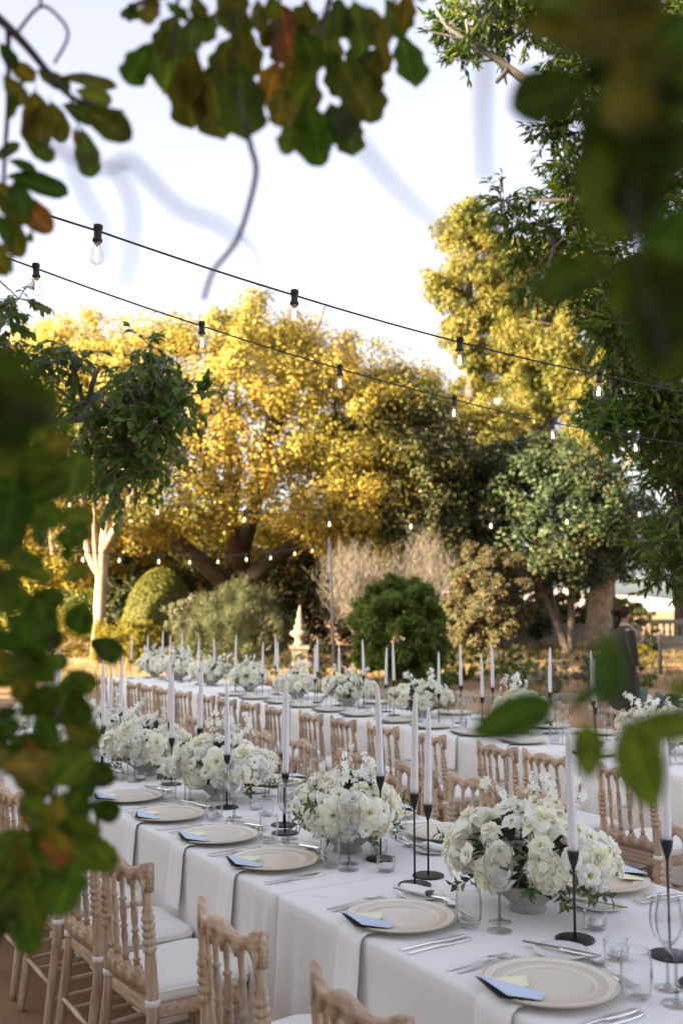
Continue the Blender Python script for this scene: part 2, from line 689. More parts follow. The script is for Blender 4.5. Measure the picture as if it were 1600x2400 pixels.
# ------------------------------------------------------------------ chair
def seat_outline(k=1.0, n=10):
    out = []
    pts = [(-.178, -.185, .035), (.178, -.185, .035), (.205, .185, .085), (-.205, .185, .085)]
    for i, (x, y, r) in enumerate(pts):
        a0 = [math.pi, 1.5 * math.pi, 0, .5 * math.pi][i]
        cx = x + (r if x < 0 else -r)
        cyy = y + (r if y < 0 else -r)
        for j in range(n):
            a = a0 + math.pi / 2 * j / (n - 1)
            out.append(((cx + r * math.cos(a)) * k, (cyy + r * math.sin(a)) * k))
    return out


def ring_stack(mb, levels, capb=True, capt=True):
    vs, fs = [], []
    n = None
    for k, z in levels:
        o = seat_outline(k)
        n = len(o)
        vs += [(x, y, z) for x, y in o]
    for i in range(len(levels) - 1):
        for k in range(n):
            k2 = (k + 1) % n
            fs.append((i * n + k, i * n + k2, (i + 1) * n + k2, (i + 1) * n + k))
    if capb:
        fs.append(tuple(range(n - 1, -1, -1)))
    if capt:
        fs.append(tuple((len(levels) - 1) * n + k for k in range(n)))
    mb.add(vs, fs)


def turned(path, prof, seg=10):
    """prof: (height, radius); path: function height -> (x, y)"""
    mb = MB()
    mb.tube([(*path(h), h) for h, r in prof], [r for h, r in prof], seg)
    return mb


def beads(z0, z1, n, r, rn):
    out = []
    d = (z1 - z0) / n
    for i in range(n):
        out += [(z0 + d * (i + .02), rn), (z0 + d * (i + .25), r * .96), (z0 + d * (i + .5), r), (z0 + d * (i + .75), r * .96), (z0 + d * (i + .98), rn)]
    return out


def lerp_path(pts):
    def f(z):
        for (z0, x0, y0), (z1, x1, y1) in zip(pts, pts[1:]):
            if z <= z1:
                break
        t = (z - z0) / (z1 - z0)
        return (x0 + (x1 - x0) * t, y0 + (y1 - y0) * t)
    return f


def bow(x):
    return -.028 * (1 - (x / .165) ** 2)


def rail(mb, x0, x1, n, yc, zt, zb, th):
    vs, fs = [], []
    for i in range(n + 1):
        x = x0 + (x1 - x0) * i / n
        y = yc + bow(x)
        t, b = zt(x), zb(x)
        r = min(.006, th * .4)
        vs += [(x, y - th, b), (x, y - th, t - r), (x, y - th + r, t), (x, y + th - r, t), (x, y + th, t - r), (x, y + th, b)]
    for i in range(n):
        for k in range(6):
            k2 = (k + 1) % 6
            fs.append((i * 6 + k, (i + 1) * 6 + k, (i + 1) * 6 + k2, i * 6 + k2))
    fs.append((0, 1, 2, 3, 4, 5))
    fs.append(tuple(n * 6 + k for k in (5, 4, 3, 2, 1, 0)))
    mb.add(vs, fs)


SPX = (-.099, -.033, .033, .099)


def make_chair():
    t = thing('banquet_chair', 'x', 'chair')
    W = M['wood']
    for sg in (-1, 1):
        path = lerp_path([(0, sg * .182, -.225), (.43, sg * .172, -.180), (.83, sg * .166, -.212)])
        prof = [(0, .0125), (.03, .015), (.20, .0175), (.42, .0195), (.56, .0195), (.59, .0175)] + beads(.60, .72, 5, .0225, .0165) + \
               [(.73, .0185), (.745, .0135), (.78, .0145), (.83, .0165)]
        turned(path, prof).build('back_post', W, t)
    for x in SPX:
        path = lerp_path([(.50, x, -.184 + bow(x)), (.84, x, -.211 + bow(x))])
        prof = [(.53, .009), (.56, .0105), (.565, .0145), (.572, .0085), (.60, .009), (.625, .0125), (.65, .0085), (.655, .0145), (.662, .0085), (.685, .0115),
                (.71, .0125), (.735, .0085), (.742, .0145), (.75, .008), (.78, .0085), (.805, .010), (.83, .0095)]
        turned(path, prof, 8).build('spindle', W, t)
    mb = MB()
    rail(mb, -.186, .186, 66, -.212, lambda x: .868 + .011 * math.cos(2 * math.pi * x / .186) + (.004 if abs(x) > .15 else 0),
         lambda x: (.79 if abs(x) > .165 else .797 + .036 * abs(math.sin(math.pi * (x + .165) / .066)) ** .8), .0125)
    mb.build('top_rail', M['wood_x'], t)
    mb = MB()
    rail(mb, -.166, .166, 66, -.186, lambda x: .522 + max([0] + [.032 * math.cos(math.pi * (x - s) / .052) for s in SPX if abs(x - s) < .026]),
         lambda x: .468 + .010 * math.cos(math.pi * x / .33), .011)
    mb.build('lower_rail', M['wood_x'], t)
    mb = MB()
    ring_stack(mb, [(.90, .395), (.985, .395), (1.0, .402), (1.0, .432), (.985, .440)])
    mb.build('seat_frame', M['wood_x'], t)
    mb = MB()
    ring_stack(mb, [(.95, .441), (.99, .447), (1.015, .462), (1.01, .478), (.985, .489), (.93, .496), (.80, .501), (.45, .504)])
    o = seat_outline(1.012)
    mb.tube([(x, y, .477) for x, y in o] + [(o[0][0], o[0][1], .477)], .0035, 5)
    cu = mb.build('cushion', M['cushion'], t)
    for sg in (-1, 1):
        mb = MB(); mb.lathe([(.0205, .437), (.0245, .440), (.0245, .456), (.0205, .459)], 12, 0, (sg * .171, -.182, 0))
        mb.build('tie', M['cushion'], t)
        path = lerp_path([(0, sg * .192, .190), (.40, sg * .172, .158), (.41, sg * .172, .158)])
        prof = [(0, .010), (.02, .0135), (.20, .016), (.30, .018), (.305, .021), (.32, .021), (.325, .016), (.335, .016), (.34, .0205), (.352, .0205), (.36, .018), (.396, .020)]
        turned(path, prof).build('front_leg', W, t)
        for z in (.16, .27):
            a = Vector((sg * .181, -.205, z)); b = Vector((sg * .183, .176, z + .01))
            mb = MB()
            ps = [0, .4, .44, .46, .5, .54, .56, .6, 1]
            mb.tube([a.lerp(b, p) for p in ps], [.0075, .0095, .0125, .0095, .0115, .0095, .0125, .0095, .0075], 8)
            mb.build('stretcher', M['wood_y'], t)
    for y, z in ((.172, .22), (-.205, .21)):
        a, b = Vector((-.182, y, z)), Vector((.182, y, z))
        mb = MB()
        ps = [0, .4, .44, .46, .5, .54, .56, .6, 1]
        mb.tube([a.lerp(b, p) for p in ps], [.0075, .0095, .0125, .0095, .0115, .0095, .0125, .0095, .0075], 8)
        mb.build('stretcher', M['wood_x'], t)
    return t


chair0 = make_chair()
KIDS['banquet_chair'] = list(chair0.children)
chair_used = [False]


def place_chair(s, c, flip, label, group, jit=1.0):
    loc = T(s, c)
    rz = RZ + (math.pi if flip else 0) + rad(random.uniform(-4, 4)) * jit
    if not chair_used[0]:
        chair_used[0] = True
        chair0.location, chair0.rotation_euler = loc, (0, 0, rz)
        chair0['label'], chair0['group'] = label, group
        return chair0
    return dup(chair0, loc, rz, label, group)


NEAR1 = [1.88, 2.50, 3.30, 3.77, 4.27, 4.78, 5.47, 5.97, 6.47, 6.97, 7.6, 8.1, 8.6]
FAR1 = [1.88, 2.47, 3.32, 3.81, 4.27, 4.80, 5.48, 5.99, 6.5, 7.0]
NEAR2 = [3.05, 3.67, 4.25, 4.66, 5.33, 5.88, 6.39, 6.87, 7.45, 7.91, 8.40, 8.85, 9.43, 9.92, 10.36, 10.80, 11.37, 11.90, 12.45, 12.95]
FAR2 = [3.7, 4.3, 4.9, 5.4, 5.9, 6.5, 7.1, 7.7, 8.3, 9.6]


def places(vals, row, side):
    """words that find one seat: counted along its side from the camera end"""
    return ['%s place from the camera on the %s of the %s row' % (ORD[i], side, row) for i in range(len(vals))]


for i, s in enumerate(NEAR1[:9]):
    place_chair(s - .03, E1 - .20, False, 'limed wood spindle chair with white cushion, %s from camera on the front row, aisle side' % ORD[i], 'chairs on the aisle side of the front row')
for i, s in enumerate(FAR1[1:]):
    place_chair(s, E1 + TW + .165, True, 'limed wood spindle chair facing camera across the front row, %s from the camera end' % ORD[i], 'chairs between the rows facing the front row')
for i, s in enumerate(NEAR2[1:]):
    place_chair(s, E2 - .42, False, 'limed wood spindle chair with back to camera along the rear row, %s from camera end' % ORD[i], 'chairs between the rows facing the rear row')
for i, s in enumerate(FAR2[3:]):
    place_chair(s, E2 + TW + .28, True, 'wood spindle chair behind the rear row facing the camera, %s from camera end' % ORD[i], 'chairs behind the rear row')

# ------------------------------------------------------------------ tableware prototypes (meshes)
def lathe_mesh(name, prof, mat, seg=28, mod=None, opened=False):
    mb = MB()
    (mb.open_lathe if opened else mb.lathe)(prof, seg, 0, (0, 0, 0), mod)
    return mb.mesh(name, mat)


def charger_mod(i, k, r, z):
    if .108 < r < .114:
        return r, z + (.0016 if k % 2 else -.0006)
    if .150 < r < .157:
        return r, z + (.0012 if k % 2 else 0)
    return r, z


ME = {}
ME['charger'] = lathe_mesh('charger', [(.0, .003), (.06, .003), (.062, .0), (.07, .0), (.095, .004), (.160, .0135), (.1655, .0165), (.1655, .019), (.161, .0197),
                                       (.157, .0188), (.152, .0176), (.147, .0182), (.143, .0168), (.130, .0152), (.124, .0160), (.119, .0140), (.111, .0140), (.106, .0098), (.09, .0085), (.05, .0078), (0, .0075)], M['charger'], 96, charger_mod)
ME['bread'] = lathe_mesh('bread_plate', [(0, .002), (.04, .002), (.042, 0), (.05, 0), (.074, .009), (.076, .011), (.073, .0115), (.05, .006), (0, .005)], M['china'], 40)


def rib(i, k, r, z):
    return (r * (1 + (.018 if k % 2 else -.018)) if .012 < z < .095 else r), z


ME['tumbler'] = lathe_mesh('tumbler', [(0, .004), (.028, .003), (.031, .007), (.0345, .02), (.037, .045), (.0375, .07), (.0355, .098), (.034, .112), (.0325, .112), (.034, .098), (.036, .07),
                                       (.0355, .045), (.033, .02), (.029, .012), (0, .011)], M['glass'], 48, rib)
ME['wine'] = lathe_mesh('wine_glass', [(0, .002), (.034, 0), (.0345, .002), (.012, .005), (.0045, .012), (.0038, .03), (.0038, .085), (.006, .095), (.017, .106), (.030, .122), (.0385, .145), (.0405, .165),
                                       (.038, .190), (.033, .218), (.0322, .2185), (.037, .19), (.0393, .165), (.037, .145), (.029, .1235), (.015, .109), (0, .104)], M['glass'], 32)
ME['wine2'] = lathe_mesh('tall_wine_glass', [(0, .002), (.036, 0), (.0365, .002), (.012, .005), (.0045, .012), (.0038, .03), (.0038, .098), (.006, .108), (.018, .120), (.033, .138), (.0425, .165), (.0445, .187),
                                             (.042, .215), (.036, .248), (.0352, .2485), (.041, .215), (.0432, .187), (.041, .165), (.032, .1395), (.016, .123), (0, .117)], M['glass'], 32)


M['stemglass'] = glass_mat('solid_glass', (.74, .77, .78), .7)     # thicker solid glass of stem, foot rim and lip
for key in ('wine', 'wine2'):
    me_ = ME[key]
    me_.materials.append(M['stemglass'])
    top = max(v.co.z for v in me_.vertices)
    for p in me_.polygons:
        cz = p.center.z
        rr_ = math.hypot(p.center.x, p.center.y)
        if (rr_ < .012 and cz < .112) or cz > top - .0008:
            p.material_index = 1


def rib2(i, k, r, z):
    return (r * (1 + (.02 if k % 2 else -.02)) if .008 < z < .05 and r > .028 else r), z


ME['tea'] = lathe_mesh('tealight_glass', [(0, .003), (.029, .002), (.0315, .006), (.0325, .03), (.0325, .052), (.031, .052), (.0305, .03), (.029, .012), (0, .011)], M['glass'], 40, rib2)
ME['teawax'] = lathe_mesh('wax', [(0, .0125), (.0185, .0125), (.019, .014), (.019, .026), (.017, .0275), (0, .027)], M['wax'], 20)


def strip(mb, rows, th=.0012):
    """rows: (y, half width, z) closed thin bar along y"""
    vs, fs = [], []
    for y, w, z in rows:
        vs += [(-w, y, z), (w, y, z), (w * .8, y, z + th), (-w * .8, y, z + th)]
    for i in range(len(rows) - 1):
        for k in range(4):
            k2 = (k + 1) % 4
            fs.append((i * 4 + k, i * 4 + k2, (i + 1) * 4 + k2, (i + 1) * 4 + k))
    fs.append((3, 2, 1, 0)); n = (len(rows) - 1) * 4
    fs.append((n, n + 1, n + 2, n + 3))
    mb.add(vs, fs)


def cutlery():
    mb = MB()
    strip(mb, [(-.10, .0035, .002), (-.095, .0048, .002), (-.04, .0038, .003), (.005, .0025, .006), (.025, .004, .009), (.035, .0105, .010), (.055, .0125, .008)], .0022)
    for x in (-.0098, -.0033, .0033, .0098):
        vs0 = len(mb.v)
        strip(mb, [(.054, .0018, .008), (.08, .0017, .006), (.104, .0009, .009)], .0018)
        for i in range(vs0, len(mb.v)):
            mb.v[i] = (mb.v[i][0] + x, mb.v[i][1], mb.v[i][2])
    ME['fork'] = mb.mesh('fork', M['silver'], False)
    mb = MB()
    strip(mb, [(-.11, .0042, .001), (-.10, .0052, .001), (-.02, .0045, .002), (.0, .0042, .002), (.006, .0085, .002), (.05, .0105, .001), (.09, .0095, .001), (.112, .0045, .001), (.118, .001, .001)], .003)
    ME['knife'] = mb.mesh('knife', M['silver'], False)
    mb = MB()
    strip(mb, [(-.10, .0035, .002), (-.095, .0050, .002), (-.04, .0038, .003), (.02, .0025, .008), (.036, .004, .009)], .0022)
    P = []
    for i in range(9):
        t = i / 8
        y = .034 + .062 * t
        w = .0185 * math.sin(math.pi * min(.995, max(.03, t * .93 + .05))) ** .62
        P.append([(w * v, y, .0035 + .006 * v * v + .0045 * (2 * t - 1) ** 2) for v in (-1, -.6, 0, .6, 1)])
    mb.grid(P)
    P2 = [[(x, y, z + .0012) for x, y, z in reversed(row)] for row in P]
    mb.grid(P2)
    ME['spoon'] = mb.mesh('spoon', M['silver'], True)


cutlery()


def card_mesh():
    # folded menu card resting on the plate rim: pale blue front leaf, black inner leaf
    def sheet(pts4):
        mb = MB()
        n = len(pts4)
        mb.add([(x, y, 0) for x, y in pts4] + [(x, y, .001) for x, y in pts4], [tuple(range(n - 1, -1, -1)), tuple(range(n, 2 * n))] + [(i, (i + 1) % n, n + (i + 1) % n, n + i) for i in range(n)])
        return mb
    kite = [(-.105, -.022), (.025, -.052), (.078, .006), (.048, .050)]
    mb = sheet(kite); ME['blue'] = mb.mesh('blue_leaf', M['blue'], False)
    mb = sheet(kite); ME['inkleaf'] = mb.mesh('black_leaf', M['ink'], False)
    mb = sheet([(-.065, -.02), (-.015, -.052), (.048, .018), (-.004, .062)]); ME['ivory'] = mb.mesh('ivory_card', M['ivory'], False)
    mb = MB()
    P = []
    for i in range(22):
        # path of the cloth strip over the table edge
        d = i / 21
        if d < .38:
            y, z = .13 - .29 * d / .38, .0075
        elif d < .46:
            a = (d - .38) / .08 * math.pi / 2
            y, z = -.16 - .022 * math.sin(a), .0075 - .022 * (1 - math.cos(a))
        else:
            h = (d - .46) / .54
            y, z = -.184 - .018 * h, -.0145 - .215 * h
        P.append([(x * (1 + .06 * max(0, d - .46)), y + .0015 * math.sin(x * 90 + d * 3) * (d > .46), z) for x in np.linspace(-.062, .062, 9)])
    mb.grid(P)
    mb.grid([[(x, y + (-.002 if z < 0 else 0), z + (.002 if z > 0 else 0)) for x, y, z in reversed(r)] for r in P])
    ME['napkin'] = mb.mesh('napkin', M['napkin'])
    mb = MB()
    ps = []
    P = []
    for i in range(7):
        t = i / 6 * 2 - 1
        P.append([(.055 * t + .004 * math.sin(j), .028 * math.cos(a) * (1 - .15 * t * t), .016 + .010 * math.sin(a) + .002 * math.sin(3 * t + j)) for j, a in enumerate(np.linspace(0, 2 * math.pi, 13))])
    mb.grid(P)
    ME['roll'] = mb.mesh('rolled_cloth', M['napkin'])


card_mesh()
USED = {}


# pieces that nothing of the photograph shows (behind bouquets and plates) are left out
UNSEEN = {
    'inner fork beside the plate at the seventh aisle-side place from camera, front row',
    'outer fork beside the plate at the eighth aisle-side place from camera, front row',
    'inner fork beside the plate at the eighth aisle-side place from camera, front row',
    'outer fork beside the plate at the second inner-side place from camera, front row',
    'inner fork beside the plate at the second inner-side place from camera, front row',
    'outer fork beside the plate at the fourth inner-side place from camera, front row',
    'inner fork beside the plate at the fourth inner-side place from camera, front row',
    'outer fork beside the plate at the fifth inner-side place from camera, front row',
    'ribbed water tumbler at the first inner-side place from camera, front row',
    'ribbed water tumbler at the third inner-side place from camera, front row',
    'ribbed water tumbler at the fifth inner-side place from camera, front row',
    'ribbed water tumbler at the third garden-side place from camera, rear row',
    'smaller stemmed wine glass at the first inner-side place from camera, front row',
    'smaller stemmed wine glass at the second inner-side place from camera, front row',
    'smaller stemmed wine glass at the fifth inner-side place from camera, front row',
    'bigger stemmed wine glass at the first inner-side place from camera, rear row',
    'bigger stemmed wine glass at the seventh garden-side place from camera, rear row',
    'inner knife beside the plate at the first inner-side place from camera, front row',
    'outer knife beside the plate at the first inner-side place from camera, front row',
    'inner knife beside the plate at the third inner-side place from camera, front row',
    'outer knife beside the plate at the third inner-side place from camera, front row',
    'inner knife beside the plate at the fourth inner-side place from camera, front row',
    'inner knife beside the plate at the fifth inner-side place from camera, front row',
    'outer knife beside the plate at the fifth inner-side place from camera, front row',
    'fork lying above the plate at the first inner-side place from camera, front row',
    'fork lying above the plate at the third inner-side place from camera, front row',
    'fork lying above the plate at the fifth inner-side place from camera, front row',
    'small pale yellow card on the plate at the second inner-side place from camera, front row',
    'small pale yellow card on the plate at the fourth inner-side place from camera, front row',
    'small pale yellow card on the plate at the fourth inner-side place from camera, rear row',
    'small pale yellow card on the plate at the sixth inner-side place from camera, rear row',
    'small pale yellow card on the plate at the seventh inner-side place from camera, rear row',
    'small pale yellow card on the plate at the ninth inner-side place from camera, rear row',
    'small pale yellow card on the plate at the twelfth inner-side place from camera, rear row',
    'spoon lying above the plate at the third inner-side place from camera, front row',
    'spoon lying above the plate at the fifth inner-side place from camera, front row',
    'small white bread plate at the third inner-side place from camera, front row',
    'butter knife on the bread plate at the third inner-side place from camera, front row',
    'white napkin strip hanging over the edge at the fourth inner-side place from camera, front row',
    'pale blue menu card on the plate at the fourth inner-side place from camera, front row',
}


def single(name, key, loc, rot, label, cat, group):
    if label in UNSEEN:
        return None
    return tag(finish(name, ME[key], None, loc, rot), label, cat, group)


def setting(s, edge, flip, where, group, full=2, roll=False):
    """one place setting; where: words that find the place"""
    sgn = 1 if not flip else -1
    rz = RZ + (math.pi if flip else 0)
    c0 = edge + .17 if not flip else edge + TW - .17
    X, Y = Vector((-AX, -AY, 0)), Vector((AY, -AX, 0))

    def L(x, y, z):
        return T(s, c0, TH + .007 + z) + X * (x * sgn) + Y * (y * sgn)
    j = lambda a: random.uniform(-a, a)
    single('charger_plate', 'charger', L(j(.006), j(.006), .0035), (0, 0, rz + j(3)), 'beige beaded charger plate at the ' + where, 'plate', 'charger plates, ' + group)
    if full >= 1:
        single('napkin', 'napkin', L(j(.01), 0, 0), (0, 0, rz + j(.03)), 'white napkin strip hanging over the edge at the ' + where, 'napkin', 'napkins, ' + group)
        a = rz + j(.12)
        ml = 'pale blue menu card on the plate at the ' + where
        mp = L(.020 + j(.008), -.118 + j(.006), .0235)
        if ml not in UNSEEN:
            m = thing('menu_card', ml, 'menu card', mp, a, 'menu cards, ' + group)
            finish('blue_leaf', ME['blue'], m, (0, 0, .005), (rad(-5), rad(3), 0))
            finish('black_leaf', ME['inkleaf'], m, (-.010, -.008, -.001), (rad(-2), rad(2), rad(-7)))
        single('name_card', 'ivory', L(-.040 + j(.008), -.098 + j(.008), .0225), (rad(2), rad(-2), rz + j(.1)), 'small pale yellow card on the plate at the ' + where, 'name card', 'name cards, ' + group)
    single('tumbler', 'tumbler', L(.155 + j(.012), .145 + j(.008), 0), (0, 0, j(3)), 'ribbed water tumbler at the ' + where, 'tumbler', 'tumblers, ' + group)
    single('wine_glass', 'wine2', L(.222 + j(.012), .192 + j(.008), 0), (0, 0, j(3)), 'bigger stemmed wine glass at the ' + where, 'wine glass', 'big wine glasses, ' + group)
    if full >= 2:
        single('wine_glass', 'wine', L(.155 + j(.012), .243 + j(.008), 0), (0, 0, j(3)), 'smaller stemmed wine glass at the ' + where, 'wine glass', 'small wine glasses, ' + group)
        for k, x in enumerate((-.225, -.196)):
            single('fork', 'fork', L(x + j(.004), -.03 + j(.012), 0), (0, 0, rz + j(.04)), ('outer' if k == 0 else 'inner') + ' fork beside the plate at the ' + where, 'fork', 'forks, ' + group)
        for k, x in enumerate((.200, .226)):
            single('knife', 'knife', L(x + j(.004), -.03 + j(.012), 0), (0, 0, rz + j(.04)), ('inner' if k == 0 else 'outer') + ' knife beside the plate at the ' + where, 'knife', 'knives, ' + group)
        single('dessert_spoon', 'spoon', L(.01 + j(.01), .215, 0), (0, 0, rz + rad(82) + j(.08)), 'spoon lying above the plate at the ' + where, 'spoon', 'spoons, ' + group)
        single('dessert_fork', 'fork', L(.02 + j(.01), .190, 0), (0, 0, rz - rad(96) + j(.08)), 'fork lying above the plate at the ' + where, 'fork', 'forks above plates, ' + group)
        single('bread_plate', 'bread', L(-.178 + j(.01), .20 + j(.01), 0), (0, 0, 0), 'small white bread plate at the ' + where, 'bread plate', 'bread plates, ' + group)
        single('butter_knife', 'knife', L(-.165 + j(.01), .205, .0115), (0, 0, rz - rad(70) + j(.1)), 'butter knife on the bread plate at the ' + where, 'butter knife', 'butter knives, ' + group)
        if roll:
            single('rolled_napkin', 'roll', L(-.19, .20, .006), (0, 0, rz + .2), 'small rolled white cloth on bread plate at the ' + where, 'rolled cloth', 'rolled cloths, ' + group)


def put(vals, row, side, edge, flip, full, rolls=()):
    for i, s in enumerate(vals):
        setting(s, edge, flip, '%s %s place from camera, %s row' % (ORD[i], side, row), '%s of the %s row' % (side, row), full, i in rolls)


put(NEAR1[:8], 'front', 'aisle-side', E1, False, 2, (1,))
put(FAR1[1:6], 'front', 'inner-side', E1, True, 2, (1,))
put(NEAR2[2:14], 'rear', 'inner-side', E2, False, 1)
put(FAR2[2:9], 'rear', 'garden-side', E2, True, 0)

# ------------------------------------------------------------------ taper candles on black holders
def holder_mesh(h):
    out = {}
    out['base'] = lathe_mesh('base', [(0, 0), (.0545, 0), (.0555, .0015), (.0555, .004), (.054, .0052), (0, .0056)], M['black'], 36)
    mb = MB(); mb.tube([(0, 0, .005), (0, 0, h - .045)], .0037, 8); out['stem'] = mb.mesh('stem', M['black'])
    out['cup'] = lathe_mesh('cup', [(0, h - .055), (.005, h - .054), (.0065, h - .045), (.0135, h - .026), (.0165, h - .008), (.0168, h), (.0148, h), (.0145, h - .006), (0, h - .007)], M['black'], 18)
    return out


HM = {'S': holder_mesh(.245), 'T': holder_mesh(.305)}
HH = {'S': .245, 'T': .305}
CL = .345


def candle_meshes(seed):
    rs = random.Random(seed)
    bx, by = rs.uniform(-.008, .008), rs.uniform(-.008, .008)
    mb = MB()
    hs = [0, .03, .1, .18, .25, .30, .33, .342, CL]
    rr = [.0135, .0135, .0130, .0120, .0105, .0085, .0060, .0042, .0012]
    mb.tube([(bx * (h / CL) ** 2, by * (h / CL) ** 2, h) for h in hs], rr, 14)
    a = mb.mesh('taper', M['wax'])
    mb = MB()
    mb.tube([(bx, by, CL - .002), (bx, by, CL + .009)], .0011, 5)
    return a, mb.mesh('wick', M['wick'])


CM = [candle_meshes(i) for i in range(5)]
SZ = {'S': 'low', 'T': 'tall'}


def candle(i, s, c, size, row, near=''):
    loc = T(s, c, TH + .0068)
    h = thing('candle_holder', 'slim black %s candle holder, %s along the %s row from the camera' % (SZ[size], ORD[i], row), 'candle holder', loc, random.uniform(0, 6), 'black candle holders on the %s row' % row)
    for k in ('base', 'stem', 'cup'):
        finish(k, HM[size][k], h)
    k = random.randrange(5)
    t = thing('taper_candle', 'white taper candle in the %s holder, %s along the %s row from the camera' % (SZ[size], ORD[i], row), 'candle', loc + Vector((0, 0, HH[size] - .007)), random.uniform(0, 6), 'white taper candles on the %s row' % row)
    t.rotation_euler = (random.uniform(-.018, .018), random.uniform(-.022, .022), t.rotation_euler[2])
    finish('taper', CM[k][0], t)
    finish('wick', CM[k][1], t)


C1 = [(1.70, 2.12, 'S'), (1.88, 2.22, 'T'), (2.11, 2.10, 'S'), (2.80, 2.05, 'T'), (2.87, 2.16, 'S'), (3.15, 2.15, 'T'), (3.72, 2.06, 'S'), (3.86, 2.13, 'T'),
      (4.34, 2.09, 'S'), (4.90, 2.20, 'T'), (5.06, 2.11, 'S'), (5.25, 2.18, 'T'), (5.78, 1.98, 'S'), (5.92, 2.02, 'T'), (6.05, 2.18, 'T'), (6.35, 2.22, 'S'),
      (7.02, 2.05, 'T'), (7.25, 2.15, 'T'), (7.7, 2.2, 'T')]
for i, a in enumerate(C1):
    candle(i, *a, 'front')
C2 = [(4.95, 5.15, 'T'), (5.06, 5.28, 'S'), (5.60, 5.37, 'T'), (6.10, 5.13, 'S'), (6.22, 5.34, 'T'), (6.50, 5.24, 'T'), (6.55, 5.05, 'S'), (7.30, 5.13, 'T'), (7.58, 5.24, 'S'),
      (7.98, 5.26, 'T'), (8.32, 5.20, 'S'), (8.58, 5.08, 'S'), (8.72, 5.19, 'T'), (9.60, 5.03, 'S'), (9.72, 5.28, 'S'), (9.80, 5.30, 'T'), (10.25, 5.03, 'S'), (10.32, 5.06, 'T'),
      (11.35, 5.28, 'S'), (11.65, 5.20, 'S'), (12.05, 5.14, 'T'), (12.35, 5.10, 'S'), (12.75, 5.16, 'T'), (13.0, 5.05, 'S'), (13.12, 4.86, 'S')]
for i, a in enumerate(C2):
    candle(i, *a, 'rear')

# tealights
TE1 = [(1.94, 2.08), (2.15, 2.22), (3.0, 2.07), (3.22, 2.19), (4.08, 2.16), (4.23, 2.19), (5.27, 2.02)]
TE2 = [(5.3, 5.12), (6.3, 5.1), (6.75, 5.0), (7.6, 5.05), (8.8, 5.05), (9.85, 5.1)]
for row, TE in (('front', TE1), ('rear', TE2)):
    for i, (s, c) in enumerate(TE):
        t = thing('tealight', 'ribbed clear tealight glass, %s along the %s row from the camera' % (ORD[i], row), 'tealight', T(s, c, TH + .0068), random.uniform(0, 3), 'tealights on the %s row' % row)
        finish('cup', ME['tea'], t)
        finish('wax', ME['teawax'], t)

# ------------------------------------------------------------------ flowers
def petal(mb, phi, R, H, span, opening, reflex, ruf, r0=.0, nu=5, nv=5, mi=0, rs=random, tilt=0.):
    P = []
    p1, p2 = rs.uniform(0, 6), rs.uniform(0, 6)
    for i in range(nu):
        u = i / (nu - 1)
        w = span * (math.sin(math.pi * min(.97, .12 + .62 * u)) ** .75)
        row = []
        for j in range(nv):
            v = j / (nv - 1) * 2 - 1
            rr = r0 + R * (u ** (1.25 - .5 * opening))
            z = H * (u ** .85) * (1 - opening * .55 * u) - reflex * R * max(0, u - .6) ** 1.5 * 3
            k = ruf * R * u * u
            rr += k * math.sin(2.6 * v + p1) * .8 - abs(v) ** 2.5 * R * .07 * u
            z += k * math.sin(3.4 * v + p2) + abs(v) ** 2 * H * .06 - (1 - .0) * (abs(v) ** 3) * H * .10 * u
            a = phi + v * w * (1 - .1 * u)
            row.append((rr * math.cos(a), rr * math.sin(a), z + tilt * rr * math.cos(a)))
        P.append(row)
    mb.grid(P, mi)


def rose_mesh(seed, k=1.0):
    rs = random.Random(seed)
    mb = MB()
    for R, H, n, op, rf, sp, ru in ((.008, .036, 3, .0, 0, 1.25, .05), (.015, .040, 4, .05, .05, 1.05, .10), (.025, .043, 5, .15, .2, .82, .14), (.037, .042, 5, .4, .4, .74, .16),
                                     (.050, .036, 6, .7, .5, .68, .20), (.058, .024, 6, .95, .6, .66, .24)):
        o = rs.uniform(0, 6.28)
        for i in range(n):
            petal(mb, o + 2 * math.pi * i / n + rs.uniform(-.2, .2), R * k * rs.uniform(.88, 1.12), H * k * rs.uniform(.9, 1.1), sp, op, rf, ru * rs.uniform(.6, 1.4), .002, 6, 5, 0, rs)
    return mb.mesh('rose', M['rose'])


def lisianthus_mesh(seed, k=1.0):
    rs = random.Random(seed)
    mb = MB()
    for R, H, n, op in ((.020, .026, 5, .35), (.031, .020, 6, .75)):
        o = rs.uniform(0, 6.28)
        for i in range(n):
            petal(mb, o + 2 * math.pi * i / n + rs.uniform(-.12, .12), R * k * rs.uniform(.92, 1.1), H * k, .62, op, .3, .10, .003, 5, 5, 0, rs)
    mb.lathe([(.0065 * k, .002), (.0075 * k, .007), (.005 * k, .011), (0, .0125)], 9, 1)
    return mb.mesh('lisianthus', [M['white'], M['eye']])


